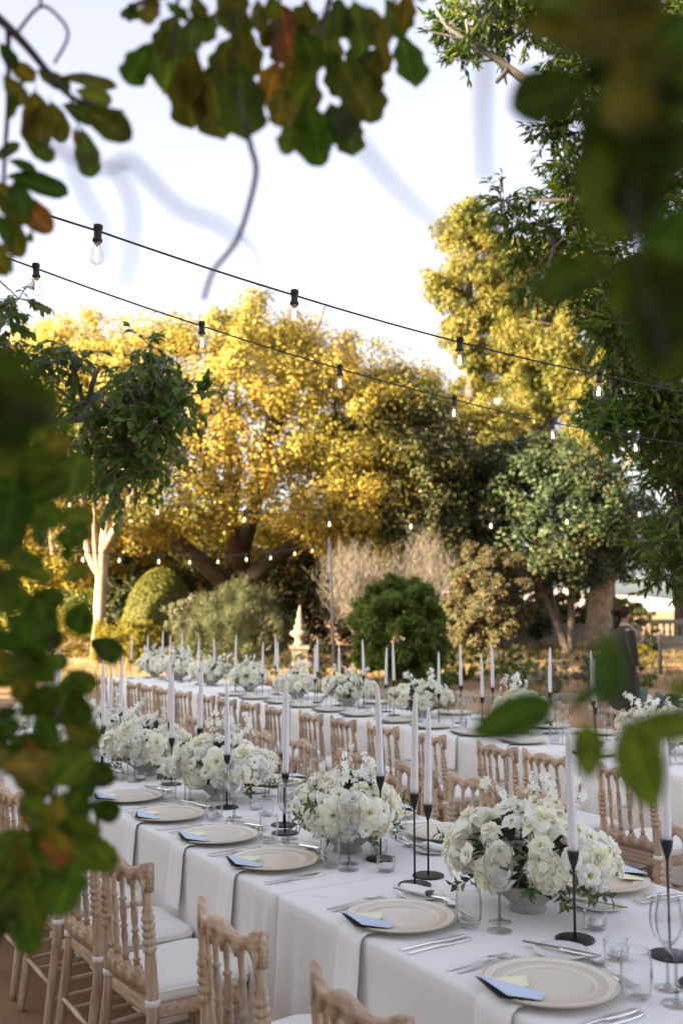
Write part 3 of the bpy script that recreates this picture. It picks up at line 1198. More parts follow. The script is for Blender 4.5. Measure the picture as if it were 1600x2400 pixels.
def puff_mesh(seed, rad_, n, size, mat, name):
    rs = np.random.default_rng(seed)
    mb = MB()
    rp = random.Random(seed)
    g = math.pi * (3 - math.sqrt(5))
    for i in range(n):
        z = 1 - 1.45 * (i + .5) / n
        r = math.sqrt(max(0, 1 - z * z))
        a = g * i + rp.uniform(-.25, .25)
        d = Vector((r * math.cos(a), r * math.sin(a), z))
        q = d.to_track_quat('Z', 'Y').to_matrix()
        c = d * rad_ * rp.uniform(.78, 1.04)
        s = size * rp.uniform(.75, 1.2)
        rot = rp.uniform(0, 6.28)
        P = []
        for ii in range(4):
            u = ii / 3 * 2 - 1
            row = []
            for jj in range(4):
                v = jj / 3 * 2 - 1
                x, y = u * s * (1 - .25 * v * v), v * s * (1 - .25 * u * u)
                zz = .5 * s * (u * u + v * v) * rp.uniform(.5, 1.2) + rp.uniform(-.22, .22) * s
                p = Vector((x * math.cos(rot) - y * math.sin(rot), x * math.sin(rot) + y * math.cos(rot), zz - .3 * s))
                p = q @ p + c
                row.append(tuple(p))
            P.append(row)
        mb.grid(P)
    return mb.mesh(name, mat)


def floret(mb, c, d, s, rp):
    q = d.to_track_quat('Z', 'Y').to_matrix()
    o = rp.uniform(0, 6)
    for k in range(4):
        a = o + k * math.pi / 2 + rp.uniform(-.3, .3)
        P = []
        for i in range(3):
            u = i / 2
            row = []
            for j in (-1, 0, 1):
                w = .55 * (.25 + u * .8) * s
                x, y = u * s, j * w
                z = s * (.55 * u - .35 * u * u) + s * rp.uniform(-.12, .12)
                row.append(tuple(Vector(c) + q @ Vector((x * math.cos(a) - y * math.sin(a), x * math.sin(a) + y * math.cos(a), z))))
            P.append(row)
        mb.grid(P, 0)


def spray_mesh(seed, length):
    rp = random.Random(seed)
    mb = MB()
    bend = rp.uniform(-.05, .05), rp.uniform(-.05, .05)
    pts = [(bend[0] * (t ** 2), bend[1] * t * t, length * t) for t in (0, .25, .5, .75, 1)]
    mb.tube(pts, [.0016, .0015, .0013, .001, .0007], 5, 1)
    for k in range(6):
        t = .55 + .45 * k / 5
        p = Vector((bend[0] * t * t, bend[1] * t * t, length * t))
        d = Vector((rp.uniform(-1, 1), rp.uniform(-1, 1), rp.uniform(.1, 1))).normalized()
        q = p + d * rp.uniform(.012, .026)
        mb.tube([p, q], .0006, 4, 1)
        floret(mb, q, d, rp.uniform(.013, .021), rp)
        if rp.random() < .6:
            floret(mb, q + d * .006, (d + Vector((rp.uniform(-.6, .6), rp.uniform(-.6, .6), .3))).normalized(), rp.uniform(.010, .015), rp)
    return mb.mesh('sweet_pea_stem', [M['white'], M['stem']])


def sprig_mesh(seed, L=.11):
    rp = random.Random(seed)
    mb = MB()
    b = rp.uniform(-.03, .03)
    f = lambda t: Vector((b * t * t, .02 * math.sin(t * 2), L * t))
    mb.tube([f(t) for t in (0, .33, .66, 1)], [.0013, .0011, .0009, .0006], 4, 1)
    for k in range(17):
        t = .15 + .85 * k / 16
        p = f(t)
        a = k * 2.4 + rp.uniform(-.4, .4)
        d = Vector((math.cos(a), math.sin(a), rp.uniform(.2, .9))).normalized()
        l, w = rp.uniform(.026, .042), rp.uniform(.006, .0095)
        sd = d.cross(Vector((0, 0, 1))).normalized()
        up = sd.cross(d)
        mb.add([p, p + d * l * .45 + sd * w + up * .003, p + d * l - up * .004, p + d * l * .45 - sd * w + up * .003, p + d * l * .5 - up * .001], [(0, 1, 4), (1, 2, 4), (2, 3, 4), (3, 0, 4)], 0)
    return mb.mesh('leaf_sprig', [M['sprig'], M['stem']])


def core_mesh(seed, rx, ry, rz_):
    """dense dark bouquet leaves between the flowers"""
    r = np.random.default_rng(seed)
    mb = MB()
    rp = random.Random(seed)
    for k in range(170):
        d = Vector((rp.gauss(0, 1), rp.gauss(0, 1), rp.gauss(.15, .8))).normalized()
        p = Vector((d.x * rx, d.y * ry, d.z * rz_)) * rp.uniform(.45, .80)
        e = (d + Vector((rp.uniform(-.7, .7), rp.uniform(-.7, .7), rp.uniform(-.5, .5)))).normalized()
        l, w = rp.uniform(.045, .075), rp.uniform(.012, .02)
        sd = e.cross(Vector((rp.uniform(-1, 1), rp.uniform(-1, 1), 1))).normalized()
        up = sd.cross(e)
        mb.add([p, p + e * l * .5 + sd * w + up * .005, p + e * l - up * .008, p + e * l * .5 - sd * w + up * .005, p + e * l * .5 - up * .003], [(0, 1, 4), (1, 2, 4), (2, 3, 4), (3, 0, 4)])
    return mb.mesh('foliage', M['darkleaf'])


ROSES = [rose_mesh(i, 1.0) for i in range(5)]
LISI = [lisianthus_mesh(i) for i in range(4)]
CARN = [puff_mesh(i, .040, 46, .019, M['white'], 'carnation') for i in range(3)]
HYDR = [puff_mesh(20 + i, .062, 90, .017, M['cream'], 'hydrangea') for i in range(3)]
SPRAY = [spray_mesh(i, l) for i, l in enumerate((.12, .15, .17, .20))]
SPRIG = [sprig_mesh(i) for i in range(4)]
COREM = [core_mesh(i, .21, .17, .13) for i in range(2)]
BOWLM = lathe_mesh('bowl', [(0, 0), (.055, 0), (.06, .004), (.052, .018), (.07, .035), (.105, .062), (.118, .082), (.120, .09), (.113, .09), (.10, .07), (.06, .045), (0, .035)], M['bowl'], 36)


def orient(d, spin):
    return (Vector(d).to_track_quat('Z', 'Y').to_matrix() @ Matrix.Rotation(spin, 3, 'Z')).to_euler()


def make_bouquet(seed, wide=1.0):
    rp = random.Random(seed)
    t = thing('flower_arrangement', 'x', 'flower arrangement')
    finish('bowl', BOWLM, t)
    finish('foliage', COREM[seed % 2], t, (0, 0, .16))['kind'] = 'stuff'
    rx, ry, rz_ = .262 * wide, .185, .118
    taken = []

    def spot(minz, maxz, gap, tries=60):
        best = None
        for _ in range(tries):
            z = rp.uniform(minz, maxz)
            a = rp.uniform(0, 6.283)
            r = math.sqrt(max(0, 1 - z * z))
            d = Vector((r * math.cos(a), r * math.sin(a), z))
            m = min([(d - q).length / (gap + g) for q, g in taken] + [9])
            if best is None or m > best[0]:
                best = (m, d)
            if m > 1:
                break
        taken.append((best[1], gap))
        return best[1]

    def place(name, me, d, depth, sc, lift=0):
        p = Vector((d.x * rx, d.y * ry, d.z * rz_ + .16)) * 1.0
        p = p + d * depth
        if p.z < .062:
            p.z = .062
        nd = (d + Vector((rp.uniform(-.35, .35), rp.uniform(-.35, .35), rp.uniform(-.1, .35)))).normalized()
        finish(name, me, t, p, orient(nd, rp.uniform(0, 6)), sc)
    for i in range(3):
        place('hydrangea', HYDR[i % 3], spot(-.45, .15, .42), -.040, rp.uniform(.85, 1.0))
    for i in range(14):
        place('rose', ROSES[rp.randrange(5)], spot(-.35, .95, .30), rp.uniform(-.02, .03), rp.uniform(.95, 1.35) if i < 9 else rp.uniform(.6, .8))
    for i in range(6):
        place('carnation', CARN[i % 3], spot(-.4, .9, .23), rp.uniform(-.035, -.01), rp.uniform(.85, 1.1))
    for i in range(15):
        place('lisianthus', LISI[rp.randrange(4)], spot(-.3, .98, .16), rp.uniform(.0, .03), rp.uniform(.85, 1.15))
    for i in range(7):
        a = rp.uniform(0, 6.28)
        r = rp.uniform(.0, .75)
        d = Vector((math.cos(a) * .45 * r, math.sin(a) * .45 * r, 1)).normalized()
        finish('sweet_pea', SPRAY[rp.randrange(4)], t, (math.cos(a) * rx * r * .75, math.sin(a) * ry * r * .75, .21), orient(d, rp.uniform(0, 6)), rp.uniform(.8, 1.1))
    for i in range(8):
        d = spot(-.55, .45, .12)
        place('leaf_sprig', SPRIG[rp.randrange(4)], d, -.045, rp.uniform(.8, 1.15))
    KIDS[t.name] = list(t.children)
    return t


BQ = [make_bouquet(3), make_bouquet(8, .92), make_bouquet(14, 1.08)]
bq_used = [False] * 3


def bouquet(k, s, c, rz, label, group, scale=1.0):
    loc = T(s, c, TH + .0068)
    if not bq_used[k]:
        bq_used[k] = True
        o = BQ[k]
        o.location, o.rotation_euler, o.scale = loc, (0, 0, RZ + rz), (scale,) * 3
        o['label'], o['group'] = label, group
    else:
        dup(BQ[k], loc, RZ + rz, label, group, scale=scale)


F1 = [(2.40, 2.19, 0), (3.33, 2.12, 1), (4.56, 2.16, 2), (5.44, 2.12, 0), (6.36, 2.12, 1), (7.30, 2.10, 2)]
for i, (s, c, k) in enumerate(F1):
    bouquet(k, s, c, [.2, 2.6, .6, 3.3, 1.0, 2.0][i], 'bowl of white roses and lisianthus, %s along the front row from camera' % ORD[i], 'flower bowls on the front row', [1.0, .97, .97, 1, 1, 1][i])
F2 = [4.45, 5.78, 7.05, 8.23, 9.23, 10.32, 11.37, 12.39, 13.2]
for i, s in enumerate(F2):
    bouquet((i + 1) % 3, s, 5.24, [.4, 2.9, 1.1, 3.6, .2, 2.2, 4.4, .9, 3][i], 'bowl of white roses on the rear row, %s from the camera end' % ORD[i], 'flower bowls on the rear row', [1, 1, 1.0, 1, .95, 1, 1.02, 1.05, 1.1][i])

# ------------------------------------------------------------------ festoon lights
def emis(name, col, st):
    m, nt, b, out = new_mat(name)
    b.inputs['Base Color'].default_value = (*col, 1)
    b.inputs['Emission Color'].default_value = (*col, 1)
    b.inputs['Emission Strength'].default_value = st
    return m


M['filament'] = emis('glowing_filament', (1.0, .70, .34), 2.2)
M['brass'] = simple('brass_cap', (.45, .33, .16), .35, 1)
SOCK = lathe_mesh('socket', [(0, .022), (.0165, .022), (.0175, .019), (.0175, .006), (.0145, .004), (.0145, -.030), (.0185, -.032), (.0185, -.042), (.0150, -.043), (0, -.043)], M['cable'], 18)
CAPM = lathe_mesh('screw_cap', [(0, -.042), (.0118, -.042), (.0125, -.047), (.0115, -.052), (0, -.052)], M['brass'], 14)
BULB = lathe_mesh('bulb', [(.0115, -.050), (.0125, -.056), (.0155, -.066), (.0225, -.080), (.0268, -.094), (.0272, -.103), (.0245, -.114), (.0175, -.123), (.008, -.1275), (0, -.1285)], M['bulbglass'], 22)
mb = MB()
for a in range(4):
    x, y = .006 * math.cos(a * 1.57 + .4), .006 * math.sin(a * 1.57 + .4)
    mb.tube([(x * .8, y * .8, -.066), (x * 1.2, y * 1.2, -.108)], .0010, 5)
FIL = mb.mesh('filament', M['filament'])
mb = MB()
mb.tube([(0, 0, -.050), (0, 0, -.066)], .0028, 6)
STEMG = mb.mesh('mount', M['china'])


def sag_point(a, b, t, sag):
    p = a.lerp(b, t)
    p.z -= sag * 4 * t * (1 - t)
    return p


def festoon(name_label, pts, bulbs, r=.0042, k=1.0):
    """pts: polyline of the cable (dense), bulbs: indices or positions"""
    t = thing('festoon_light', name_label, 'string lights', pts[0])
    o = pts[0]
    mb = MB()
    mb.tube([p - o for p in pts], r, 7)
    mb.build('cable', M['cable'], t)
    for p in bulbs:
        h = finish('socket', SOCK, t, p - o, (random.uniform(-.09, .09), random.uniform(-.09, .09), random.uniform(0, 6)), k)
        bl = finish('bulb', BULB, h)
        finish('screw_cap', CAPM, h)
        finish('filament', FIL, h)
        finish('mount', STEMG, h)
    return t


def catenary(knots, n=14):
    """smooth polyline through the sockets, sagging a little between them"""
    out = []
    for a, b in zip(knots, knots[1:]):
        for i in range(n):
            out.append(sag_point(a, b, i / n, .006 * (b - a).length))
    out.append(knots[-1])
    return out


D = 1.0204
KA = [pt(-260, 385, 2.55), pt(-40, 452, 3.2), pt(230 * 1.0, 541, 3.6), pt(690, 692, 4.06), pt(1077, 802, 4.53), pt(1404, 878, 5.0), pt(1690, 934, 5.45), pt(1960, 980, 5.9)]
festoon('string of clear filament bulbs, the upper cable crossing the sky and trees', catenary(KA), KA[1:-1])
KB = [pt(-330, 470, 3.8), pt(85, 629, 4.4), pt(473, 764, 4.95), pt(796, 864, 5.5), pt(1064, 936, 6.05), pt(1291, 990, 6.6), pt(1485, 1022, 7.15), pt(1660, 1048, 7.7), pt(1840, 1070, 8.3)]
festoon('string of clear filament bulbs, the lower cable just under the upper one', catenary(KB), KB[1:-1])
KC = [pt(x * D, y * D, 11) for x, y in ((-60, 1118), (160, 1142), (362, 1159), (562, 1176), (756, 1186), (944, 1192), (1126, 1190), (1300, 1181), (1466, 1164), (1640, 1140))]
festoon('string of small glowing bulbs hanging level over the rear table', catenary(KC), KC[1:-1])
POLE = pt(766, 1600, 21.5)
KD = []
DX = [(-60, 1250), (60, 1262), (192, 1268), (276, 1271), (366, 1275), (437, 1277), (502, 1277), (565, 1272), (622, 1269), (677, 1260), (717, 1254), (749, 1248)]
for i, (x, y) in enumerate(DX):
    tt = (i - 2) / 9.0
    KD.append(pt(x * D, y * D, 13 + 8.4 * tt))
festoon('string of small glowing bulbs running back to the thin pole top', catenary(KD, 6), KD[1:-1], .006, 1.15)
pole = thing('light_pole', 'thin galvanised pole holding the far string of bulbs', 'pole', (KD[-1].x + .10, 21.45, 0))
mb = MB(); mb.tube([(.08, 0, 0), (.03, 0, 1.8), (-.04, 0, KD[-1].z + .12)], [.032, .03, .026], 10)
mb.build('post', M['steel_post'], pole)
mb = MB(); mb.lathe([(0, 0), (.10, 0), (.10, .012), (.04, .03), (.04, .10)], 14, 0, (.08, 0, 0))
mb.build('foot', M['steel_post'], pole)
mb = MB(); mb.tube([(-.04, 0, KD[-1].z + .05), (-.10, 0, KD[-1].z)], .014, 6)
mb.build('hook', M['cable'], pole)

# ------------------------------------------------------------------ vegetation helpers
def unit(v):
    return v / np.maximum(1e-9, np.linalg.norm(v, axis=1, keepdims=True))


def leaves(P, N, L, W, fold=.12, droop=0.0, tipdir=None, tri=True):
    """one folded lozenge (2 triangles) per point; returns V, F"""
    n = len(P)
    N = unit(N)
    t = rng.normal(size=(n, 3)) if tipdir is None else tipdir + rng.normal(size=(n, 3)) * .35
    t = unit(t - N * np.sum(t * N, axis=1, keepdims=True))
    if droop:
        t = unit(t + np.array([0, 0, -droop]))
    b = unit(np.cross(N, t))
    N = np.cross(t, b)
    L = L * rng.uniform(.7, 1.25, (n, 1))
    W = W * rng.uniform(.75, 1.2, (n, 1))
    v0 = P
    v1 = P + t * L * .45 + b * W * .5 + N * L * fold
    v2 = P + t * L - N * L * fold * .4
    v3 = P + t * L * .45 - b * W * .5 + N * L * fold
    V = np.stack([v0, v1, v2, v3], 1).reshape(-1, 3)
    k = (np.arange(n) * 4)[:, None]
    F = np.concatenate([k + np.array([[0, 1, 2]]), k + np.array([[0, 2, 3]])], 1).reshape(-1, 3)
    return V, F


def clumps(center, radii, n, inner=.35, zmin=-1.0, power=.45):
    d = unit(rng.normal(size=(n * 3, 3)))
    d = d[d[:, 2] > zmin][:n]
    r = (inner + (1 - inner) * rng.uniform(0, 1, (len(d), 1)) ** power)
    return np.array(center) + d * r * np.array(radii), d


def crown(cent, cdir, cr, per, squash=.8, out=.6, noise=.5):
    """leaves round each clump centre; returns points and normals"""
    n = len(cent)
    rr = cr * rng.uniform(.65, 1.3, n)
    d = unit(rng.normal(size=(n * per, 3)))
    rad_ = np.repeat(rr, per)[:, None] * (rng.uniform(0, 1, (n * per, 1)) ** .42)
    P = np.repeat(cent, per, 0) + d * rad_ * np.array([1, 1, squash])
    N = d * out + np.repeat(cdir, per, 0) * .35 + np.array([0, 0, .35]) + rng.normal(size=(n * per, 3)) * noise
    return P, N


def part_cloud(name, V, F, mat, parent, stuff=True):
    o = finish(name, raw_mesh(name, V, F, mat), parent)
    if stuff:
        o['kind'] = 'stuff'
    return o


def limb(mb, p, d, L, r, depth, ends, spread=.5, up=.15, seg=7, rp=random):
    p = Vector(p); d = Vector(d).normalized()
    path, radii = [p.copy()], [r]
    n = 4
    for i in range(n):
        d = (d + Vector((rp.uniform(-1, 1), rp.uniform(-1, 1), rp.uniform(-.6, .8) + up)) * .16).normalized()
        p = p + d * (L / n)
        path.append(p.copy()); radii.append(r * (1 - .45 * (i + 1) / n))
    mb.tube(path, radii, seg)
    ends.append((p.copy(), d.copy()))
    if depth > 0:
        for k in range(rp.choice((2, 3))):
            i = rp.randrange(2, n + 1)
            nd = (d + Vector((rp.uniform(-1, 1), rp.uniform(-1, 1), rp.uniform(-.5, .8))) * spread * 1.5).normalized()
            limb(mb, path[i], nd, L * rp.uniform(.55, .78), radii[i] * .72, depth - 1, ends, spread, up, max(4, seg - 1), rp)


def tree(name, label, base, trunk_path, trunk_r, bark, limbs, group=None, cat='tree'):
    t = thing(name, label, cat, base, 0, group)
    mb = MB()
    n = len(trunk_path)
    mb.tube(trunk_path, [trunk_r * (1.35 if i == 0 else 1 - .55 * i / max(1, n - 1)) for i in range(n)], 12)
    ends = []
    for (p, d, L, r, dep) in limbs:
        limb(mb, p, d, L, r, dep, ends)
    mb.build('trunk', bark, t)
    return t, ends


# ---- broad tree lit by the evening sun
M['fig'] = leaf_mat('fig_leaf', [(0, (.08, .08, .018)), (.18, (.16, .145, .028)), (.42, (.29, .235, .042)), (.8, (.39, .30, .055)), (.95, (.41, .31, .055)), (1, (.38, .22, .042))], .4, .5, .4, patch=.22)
t, ends = tree('broad_fig_tree', 'huge rounded tree with yellow green foliage glowing in evening sun', (-4.0, 39, 0), [(0, 0, -.2), (.1, 0, 1.2), (-.1, .2, 3), (0, .2, 5)], .85, M['bark_dark'],
               [((0, 0, 2.2), (-.8, -.5, .6), 6, .42, 2), ((0, 0, 2.6), (.8, -.4, .6), 6, .40, 2), ((0, 0, 3.2), (.1, -.8, .8), 5, .38, 2), ((0, 0, 3.6), (-.3, .6, 1), 6, .4, 2), ((0, 0, 3.6), (.4, .1, 1), 6, .36, 2)])
c, d = clumps((0, 0, 0), (1, 1, 1), 720, .50, -.75, .35)
c = np.sign(c) * np.abs(c) ** .82 * np.array([10.0, 7.6, 5.3]) + np.array([-1.5, 0, 7.5])
keep = (c[:, 2] > np.where(c[:, 1] < 1, 4.3, 3.0) + .7 * np.sin(c[:, 0] * .9))
c, d = c[keep], d[keep]
aa = rng.uniform(0, 2 * np.pi, 190)
low = np.stack([np.cos(aa) * rng.uniform(6.0, 9.2, 190), np.sin(aa) * rng.uniform(4.5, 7.2, 190), rng.uniform(2.2, 4.6, 190)], 1)
low = low[low[:, 1] > .5]
c, d = np.concatenate([c, low]), np.concatenate([d, unit(low * np.array([1, 1, 0]))])
c[:, 2] += .5 * np.sin(c[:, 0] * .8 + 1) + .35 * np.sin(c[:, 0] * 1.9)
P, N = crown(c, d * 2.2, .62, 270, .9, .7, .38)
dome = unit(rng.normal(size=(135000, 3)))
dome = dome[dome[:, 2] > -.72]
wob = 1 + .05 * np.sin(dome[:, 0] * 11 + 1) * np.sin(dome[:, 2] * 13) + .045 * np.sin(dome[:, 1] * 17 + dome[:, 0] * 9)
Pd = np.sign(dome) * np.abs(dome) ** .82 * np.array([9.9, 7.5, 5.25]) * (wob * rng.uniform(.80, 1.03, len(dome)) )[:, None] + np.array([-1.5, 0, 7.5])
kd = (Pd[:, 2] > np.where(Pd[:, 1] < 1, 4.0, 2.6) + .6 * np.sin(Pd[:, 0] * 1.3)) & (np.sin(Pd[:, 0] * 2.3 + np.sin(Pd[:, 2] * 1.7) * 2) + np.sin(Pd[:, 2] * 2.9 + Pd[:, 1]) > -.95)
P = np.concatenate([P, Pd[kd]]); N = np.concatenate([N, dome[kd] * 1.0 + rng.normal(size=(kd.sum(), 3)) * .45 + np.array([0, 0, .3])])
V, F = leaves(P, N, .15, .09)
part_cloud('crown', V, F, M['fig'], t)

# ---- added dark tree whose leaf colour stands in for shade on the fig's flank
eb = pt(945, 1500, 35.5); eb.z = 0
t = thing('flank_shade_tree', 'added dark olive tree standing in for the shaded flank of the huge golden tree', 'tree', eb)
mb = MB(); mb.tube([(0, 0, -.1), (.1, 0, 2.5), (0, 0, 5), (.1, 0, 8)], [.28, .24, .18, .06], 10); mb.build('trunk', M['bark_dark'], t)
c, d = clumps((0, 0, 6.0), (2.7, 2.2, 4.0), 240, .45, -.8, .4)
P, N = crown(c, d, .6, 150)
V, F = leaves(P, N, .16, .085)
M['flank_shade'] = leaf_mat('flank_shade_leaf', [(0, (.025, .032, .010)), (.5, (.05, .058, .016)), (.85, (.08, .085, .022)), (1, (.15, .11, .03))], .25, .5)
part_cloud('crown', V, F, M['flank_shade'], t)

# ---- pale stemmed tree standing in the sun
M['palelf'] = leaf_mat('pale_leaf', [(0, (.08, .085, .02)), (.6, (.13, .13, .035)), (1, (.20, .16, .05))], .35, .5)
pt_base = pt(232, 1500, 31); pt_base.z = 0
t = thing('pale_stemmed_tree', 'tree with several pale sunlit stems forking upward', 'tree', pt_base)
mb = MB()


def rel(x, y, Y):
    return pt(x, y, Y) - pt_base


mb.tube([(0, 0, -.1), rel(234, 1430, 31), rel(238, 1360, 31), rel(241, 1300, 31), rel(250, 1230, 30.8), rel(262, 1150, 30.6), rel(270, 1060, 30.5)], [.27, .20, .18, .17, .145, .11, .07], 12)
mb.tube([rel(238, 1355, 31), rel(222, 1330, 31), rel(208, 1300, 31), rel(198, 1240, 31.2), rel(192, 1150, 31.4), rel(180, 1060, 31.5)], [.12, .115, .11, .095, .075, .045], 9)
mb.tube([rel(236, 1360, 30.9), rel(226, 1310, 30.9), rel(221, 1250, 30.8), rel(222, 1180, 30.6), rel(215, 1090, 30.5)], [.07, .08, .075, .06, .035], 8)
mb.tube([rel(246, 1285, 30.9), rel(272, 1235, 30.7), rel(300, 1185, 30.5), rel(322, 1130, 30.3), rel(340, 1060, 30)], [.125, .115, .10, .08, .045], 9)
mb.tube([rel(262, 1160, 30.7), rel(285, 1120, 30.4), rel(300, 1060, 30.2)], [.12, .10, .06], 8)
mb.tube([rel(128, 1300, 33), rel(118, 1240, 33), rel(110, 1180, 33), rel(100, 1090, 33)], [.13, .13, .11, .08], 8)
mb.build('trunk', M['bark_pale'], t)
cs = [rel(rng.uniform(60, 370), rng.uniform(960, 1215), rng.uniform(29, 33)) for _ in range(62)] + [rel(rng.uniform(90, 200), rng.uniform(1200, 1300), rng.uniform(32, 34)) for _ in range(8)]
c = np.array([list(p) for p in cs]); d = unit(rng.normal(size=c.shape))
P, N = crown(c, d, .55, 110)
V, F = leaves(P, N, .17, .085)
part_cloud('crown', V, F, M['palelf'], t)

# ---- tall feathery trees behind, right
M['tall'] = leaf_mat('tall_tree_leaf', [(0, (.045, .06, .012)), (.35, (.12, .125, .022)), (.75, (.20, .18, .034)), (1, (.25, .18, .04))], .35, .5, patch=.3)


def tall_tree(label, x0, Y, width, y_top, y_low, seed, n, lean=0, tr=.45, bottom_px=1560):
    base = pt(x0, 1500, Y); base.z = 0
    top = pt(x0 + lean, y_top, Y)
    H = top.z
    t = thing('tall_airy_tree', label, 'tree', base, 0, 'tall trees rising behind the dark round tree')
    rp = random.Random(seed)
    mb = MB()
    path = [(0, 0, -.2), (.1, 0, H * .2), (.0 + lean * .004, 0, H * .5), (lean * .012, 0, H * .8), (lean * .018, 0, H * .97)]
    mb.tube(path, [tr * 1.25, tr, tr * .75, tr * .4, .04], 12)
    zlow = pt(x0, y_low, Y).z
    wid = width / FPX * Y / 2
    cs, ds = [], []
    for k in range(n):
        f = rp.random() ** .85
        z = zlow + (H - zlow) * f
        a = rp.uniform(0, 6.283)
        prof = (1 - f) ** .55 * (.55 + .45 * math.sin(f * 9 + seed)) + .12
        L = wid * prof * rp.uniform(.55, 1.1)
        o = Vector((lean * .018 * f, 0, z - .15 * L))
        e = o + Vector((math.cos(a) * L, math.sin(a) * L * .8, .35 * L))
        mb.tube([o, o.lerp(e, .5) + Vector((0, 0, .08 * L)), e], [.07 * (1.2 - f), .045 * (1.2 - f), .012], 5)
        for q in (.35, .55, .75, .92, 1.05):
            cs.append(list(o.lerp(e, q) + Vector((rp.gauss(0, .2), rp.gauss(0, .2), rp.gauss(0, .2)))))
            ds.append([math.cos(a), math.sin(a), .6])
    mb.build('trunk', M['bark_dark'], t)
    c, d = np.array(cs), np.array(ds)
    P, N = crown(c, d, .52, 85, .75)
    V, F = leaves(P, N, .24, .075, .08, .5)
    part_cloud('crown', V, F, M['tall'], t)


tall_tree('tallest airy tree with golden green sunlit top against the sky', 1110, 50, 390, 478, 1120, 1, 120, 0, .42)
tall_tree('airy golden green tree whose bare trunk shows above the dark round tree', 1410, 47, 470, 430, 1060, 4, 120, 0, .55)
tall_tree('airy tree with hanging sunlit sprays behind the upper string of bulbs', 1270, 54, 400, 560, 1130, 7, 110, 0, .4)
tall_tree('broad airy golden tree filling the gap beside the tallest one', 1195, 57, 430, 600, 1150, 12, 120, 0, .4)
tall_tree('airy tree partly hidden by the leafy branch at the picture edge', 1600, 52, 420, 560, 1130, 9, 90, 0, .4)

# ---- dark round tree
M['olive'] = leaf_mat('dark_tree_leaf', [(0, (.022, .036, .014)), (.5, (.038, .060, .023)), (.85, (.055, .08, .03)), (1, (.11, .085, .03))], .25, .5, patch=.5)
ob = pt(1330, 1545, 37); ob.z = 0
r_ = lambda x, y, Y=37: pt(x, y, Y) - ob
t = thing('dark_round_tree', 'dark green round crowned tree in shade on thin forked trunks', 'tree', ob)
mb = MB()
mb.tube([(0, 0, -.1), r_(1326, 1520), r_(1312, 1480), r_(1290, 1430), r_(1268, 1380), r_(1240, 1300)], [.20, .17, .14, .13, .11, .06], 9)
mb.tube([(0.1, .1, -.1), r_(1335, 1510), r_(1338, 1450), r_(1338, 1390), r_(1330, 1300)], [.18, .15, .13, .12, .07], 9)
mb.tube([r_(1312, 1480), r_(1303, 1430), r_(1292, 1390), r_(1290, 1320)], [.09, .08, .07, .04], 7)
mb.tube([r_(1268, 1380), r_(1200, 1250), r_(1160, 1180)], [.10, .07, .03], 6)
mb.tube([r_(1335, 1390), r_(1400, 1270), r_(1440, 1200)], [.10, .07, .03], 6)
mb.build('trunk', M['bark_dark'], t)
cc = r_(1262, 1215)
c, d = clumps(cc, (3.5, 3.0, 3.0), 330, .45, -.85, .4)
P, N = crown(c, d, .55, 200)
V, F = leaves(P, N, .17, .085)
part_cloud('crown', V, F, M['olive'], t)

# ---- a second, even darker tree beside it with the thick trunk
tb = pt(1385, 1550, 43); tb.z = 0
r_ = lambda x, y, Y=43: pt(x, y, Y) - tb
t = thing('thick_trunk_tree', 'dark tree with a thick trunk lit on one flank by the sun', 'tree', tb)
mb = MB()
mb.tube([(0, 0, -.1), r_(1402, 1480), r_(1404, 1430), r_(1408, 1380), r_(1412, 1300), r_(1400, 1180)], [.75, .60, .52, .50, .42, .2], 16)
mb.tube([r_(1408, 1390), r_(1450, 1330), r_(1490, 1260)], [.3, .2, .1], 9)
mb.build('trunk', M['bark_pale'], t)
c, d = clumps(r_(1450, 1270), (2.5, 2.4, 2.1), 150, .45, -.8, .4)
P, N = crown(c, d, .55, 180)
V, F = leaves(P, N, .16, .07)
part_cloud('crown', V, F, M['olive'], t)

# ---- shrubs
def shrub(name, label, x, Y, w_px, y_top, mat, n, leaf, kind='round', depth=.8, ragged=.12, cat='shrub', group=None, per=70, zfrac=0.0):
    base = pt(x, 1500, Y); base.z = 0
    H = pt(x, y_top, Y).z
    rx = w_px / FPX * Y / 2
    t = thing(name, label, cat, base, 0, group)
    mb = MB()
    rp = random.Random(int(x + Y))
    for k in range(5):
        a = rp.uniform(0, 6.28)
        mb.tube([(0, 0, -.05), (math.cos(a) * rx * .2, math.sin(a) * rx * .2, H * .3), (math.cos(a) * rx * .5, math.sin(a) * rx * .5, H * .65)], [.035, .025, .012], 5)
    mb.build('stem', M['bark_dark'], t)
    c0 = H * (.5 + zfrac * .5)
    c, d = clumps((0, 0, c0), (rx, rx * depth, H - c0), n, .40, -.97, .4)
    c = c * (1 + rng.normal(size=(len(c), 1)) * 0) + rng.normal(size=c.shape) * ragged * rx * .4
    c[:, 2] = np.maximum(.06, c[:, 2])
    P, N = crown(c, d, rx * .16, per, .9)
    P[:, 2] = np.maximum(.02, P[:, 2])
    V, F = leaves(P, N, leaf, leaf * .45, tipdir=(np.repeat(d, per, 0) + np.array([0, 0, .6])) if kind == 'up' else None)
    part_cloud('foliage', V, F, mat, t)
    return t


